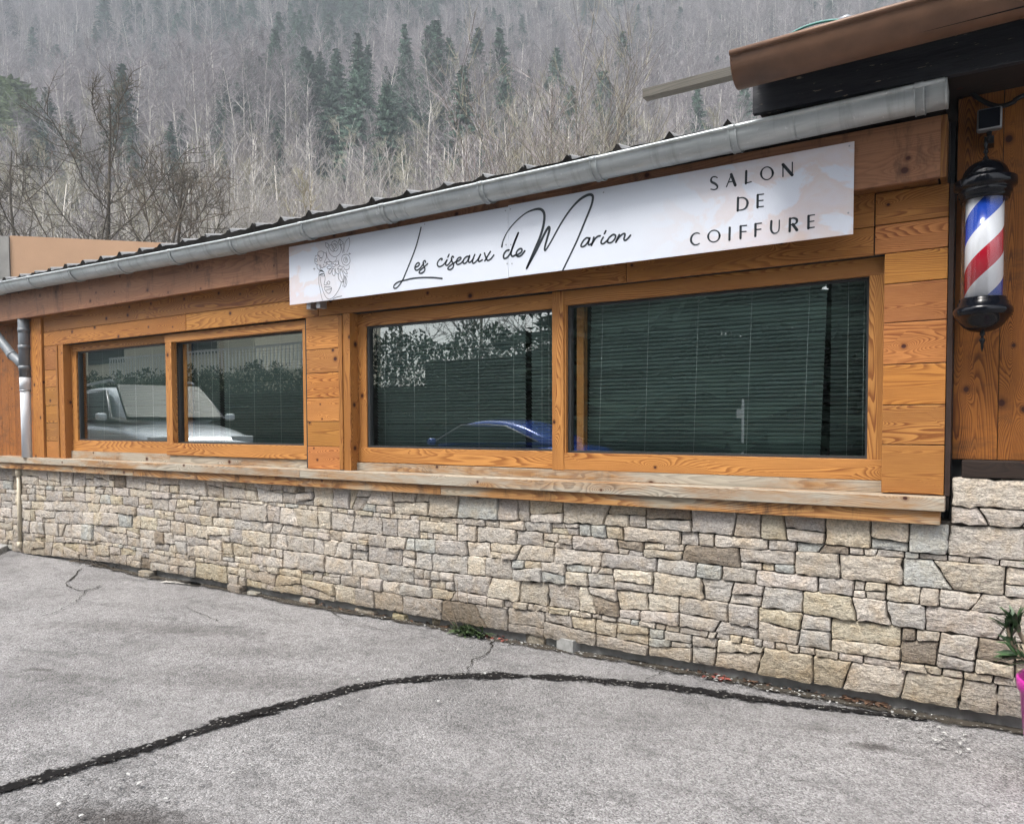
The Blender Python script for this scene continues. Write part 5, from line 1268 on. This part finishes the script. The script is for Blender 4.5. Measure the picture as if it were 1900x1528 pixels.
    for sg in (-1, 1):
        c_ = o3+np.array([L/2-.13, sg*hw*.66, belt-.30]); MB().box(c_[0]-.10, c_[0]+.06, c_[1]-.17, c_[1]+.17, c_[2]-.07, c_[2]+.07).build('headlight', M_WHITEPL, o, bevel=.02)
        c_ = o3+np.array([f0-.35, sg*(hw+.10), belt+.08]); MB().box(c_[0]-.05, c_[0]+.05, c_[1]-.09, c_[1]+.08, c_[2]-.06, c_[2]+.06).build('wing_mirror', paint, o, bevel=.04)
        MB().tube([o3+np.array([p[0], sg*(p[1]+.035), p[2]]) for p in ((r0+.28, hw*.93, rear+.05), (top0+.22, wr*1.03, Hh-.13), ((top0+top1)/2, wr*1.035, Hh-.10), (top1-.05, wr*1.04, Hh-.11), (f0-.28, hw*.94, belt+.06))], .013, 6).build('window_trim', M_ALU, cb_)
        if suv: MB().tube([o3+np.array([top0+.15, sg*wr*.9, Hh+.03]), o3+np.array([0, sg*wr*.92, Hh+.07]), o3+np.array([top1-.1, sg*wr*.9, Hh+.02])], .022, 8).build('roof_rail', M_GREYM, cb_)
M_SILVER = flat('silver car paint', (.74, .79, .84), .28, .3, .04, 3, coat=.8); M_BLUE = flat('blue car paint', (.03, .10, .50), .25, .2, .04, 3, coat=.8)
car('parked_car', -12.55, -3.35, .45, 4.75, 1.9, 1.72, 1.08, R(14), M_SILVER, 'silver off road car with roof rails parked facing right, mirrored in the left windows', True)
car('parked_car', -7.7, -7.0, .02, 4.3, 1.76, 1.54, 1.06, R(180), M_BLUE, 'blue hatchback parked across the street, mirrored in the third window', False)
def hedge(name, x0, x1, y, dpt, top, label, seed, mat, n):
    r_ = random.Random(seed); m = MB(); 
    for i in range(n):
        x = r_.uniform(x0, x1); hh = top(x)+.25*math.sin(x*2.1)+.12*math.sin(x*5.3); z = hh*r_.random()**.7; yy = y+r_.choice((-1, 1))*dpt/2*r_.random()**.3; s = r_.uniform(.05, .13); a = r_.uniform(0, 6.28); b = r_.uniform(-1, 1)
        p = np.array([x, yy, z]); u = np.array([math.cos(a), math.sin(a)*.6, b])*s; v = np.array([-math.sin(a)*.5, math.cos(a), .8])*s; m.add([p-u*.5, p+u*.5, p+v], [(0, 1, 2)], None, r_.uniform(.5, 1.6))
    o = m.build('crown', mat, None, link=False); t = thing(name, ((x0+x1)/2, y, 0), label, 'hedge'); o.data.transform(Matrix.Translation((-(x0+x1)/2, -y, 0))); COL.objects.link(o); o.parent = t; o.name = 'foliage'
    c = MB().box(x0, x1, y-dpt*.3, y+dpt*.3, 0, min(top(x0), top(x1))-.7); c.build('inner_branches', M_DARKBARK, t)
M_HEDGE = leafmat('hedge leaves', (.045, .075, .04))
hedge('hedge', -34, -13, -12.0, 1.2, lambda x: 3.85 if x > -17.5 else 3.2, 'tall dark hedge in front of the cream house, mirrored in the left windows', 2, M_HEDGE, 36000)
hedge('hedge', -13, 2, -12.0, 1.4, lambda x: 3.85, 'dark hedge below the bare trees, mirrored in the right windows', 3, M_HEDGE, 28000)
# cream house with a balcony
hx1 = mv(472, 640, 18)[0]; hz = 4.3
HS = thing('cream_house', (hx1-6, -20, 0), 'cream rendered house with a white balcony, mirrored in the left windows', 'building')
M_CREAMW = flat('cream render', (.80, .75, .60), .9, 0, .08, 1); M_SHUT = flat('dark shutter', (.03, .04, .05), .4); M_WPAINT = flat('white paint', (.85, .86, .87), .5, 0, .08, 4)
MB().box(hx1-16, hx1, -26, -17.8, 0, 8.5).build('wall', M_CREAMW, HS)
MB().hexa([(hx1-17, -27, 8.5), (hx1+1, -27, 8.5), (hx1-17, -16.8, 8.5), (hx1+1, -16.8, 8.5), (hx1-17, -22, 11.2), (hx1+1, -22, 11.2), (hx1-17, -21.8, 11.2), (hx1+1, -21.8, 11.2)]).build('roof', M_BROWN, HS)
for (pa_, pb_) in [((352, 600), (402, 655)), ((165, 650), (230, 672))]:
    a, b = mv(pa_[0], pa_[1], 18), mv(pb_[0], pb_[1], 18); MB().box(a[0], b[0], -17.81, -17.70, min(a[2], b[2]), max(a[2], b[2])+.3).build('window', M_SHUT, HS)
rx0, rx1 = mv(200, 650, 16)[0], mv(580, 665, 16)[0]; bz0 = 3.6
bal = MB().box(rx0, rx1, -17.8, -15.8, bz0-.25, bz0).build('balcony', M_CREAMW, HS)
m = MB(); x = rx0
while x < rx1: m.box(x, x+.05, -15.86, -15.82, bz0, bz0+.95); x += .22
m.box(rx0, rx1, -15.88, -15.80, bz0+.95, bz0+1.03); m.build('railing', M_WPAINT, bal)
# trees across the street
for i, (x, y, s) in enumerate([(-19, -17, .62), (-16.5, -19, .7), (-14.5, -16, .55), (-12, -18, .66), (-22, -21, .75)]):
    plant(bares[i % 6], 'street_tree', x, y, s, i*1.3, ['bare tree nearest the cream house behind the hedge', 'tall bare tree second from the house behind the hedge', 'low bare tree in the middle of the row behind the hedge', 'bare tree at the right end of the row behind the hedge', 'bare tree farthest back beside the cream house'][i], 'tree', z=0)
for i, (x, y, s) in enumerate([(-7.5, -13.5, .72), (-4.6, -12.6, .85), (-1.6, -13.4, .8), (1.6, -13.0, .9), (-10.2, -15.5, .55)]):
    plant(spruces[i % 3], 'street_spruce', x, y, s, i*1.7, ['dark spruce mirrored in the left part of the largest window', 'tall dark spruce mirrored in the middle of the largest window', 'dark spruce mirrored near the right frame of the largest window', 'dark spruce behind the viewer at the far right of the row', 'small spruce mirrored beside the mullion'][i], 'tree', z=0, sxy=1.5)
p = mv(1378, 790, 8); tag(MB().tube([(p[0], p[1], 0), (p[0], p[1], 1.86)], .022, 12).box(p[0]-.10, p[0]-.02, p[1]-.01, p[1]+.01, 1.55, 1.70).build('white_post', M_WPAINT, None, (p[0], p[1], 0)), 'thin white post across the street, mirrored in the largest window', 'post')

# ------------------------------------------------------------------ mountain air
t = T('mountain air'); t.nt.nodes.remove(t.b); pv_ = t.n('VolumePrincipled', {'Color': (.80, .87, .96), 'Density': HAZE}); t.nt.links.new(pv_.outputs[0], t.out.inputs['Volume'])
hz_ = MB().box(-760, 620, -120, 760, -2, 560); ob = hz_.build('haze', t.m); tag(ob, kind='stuff'); ob.display_type = 'WIRE'
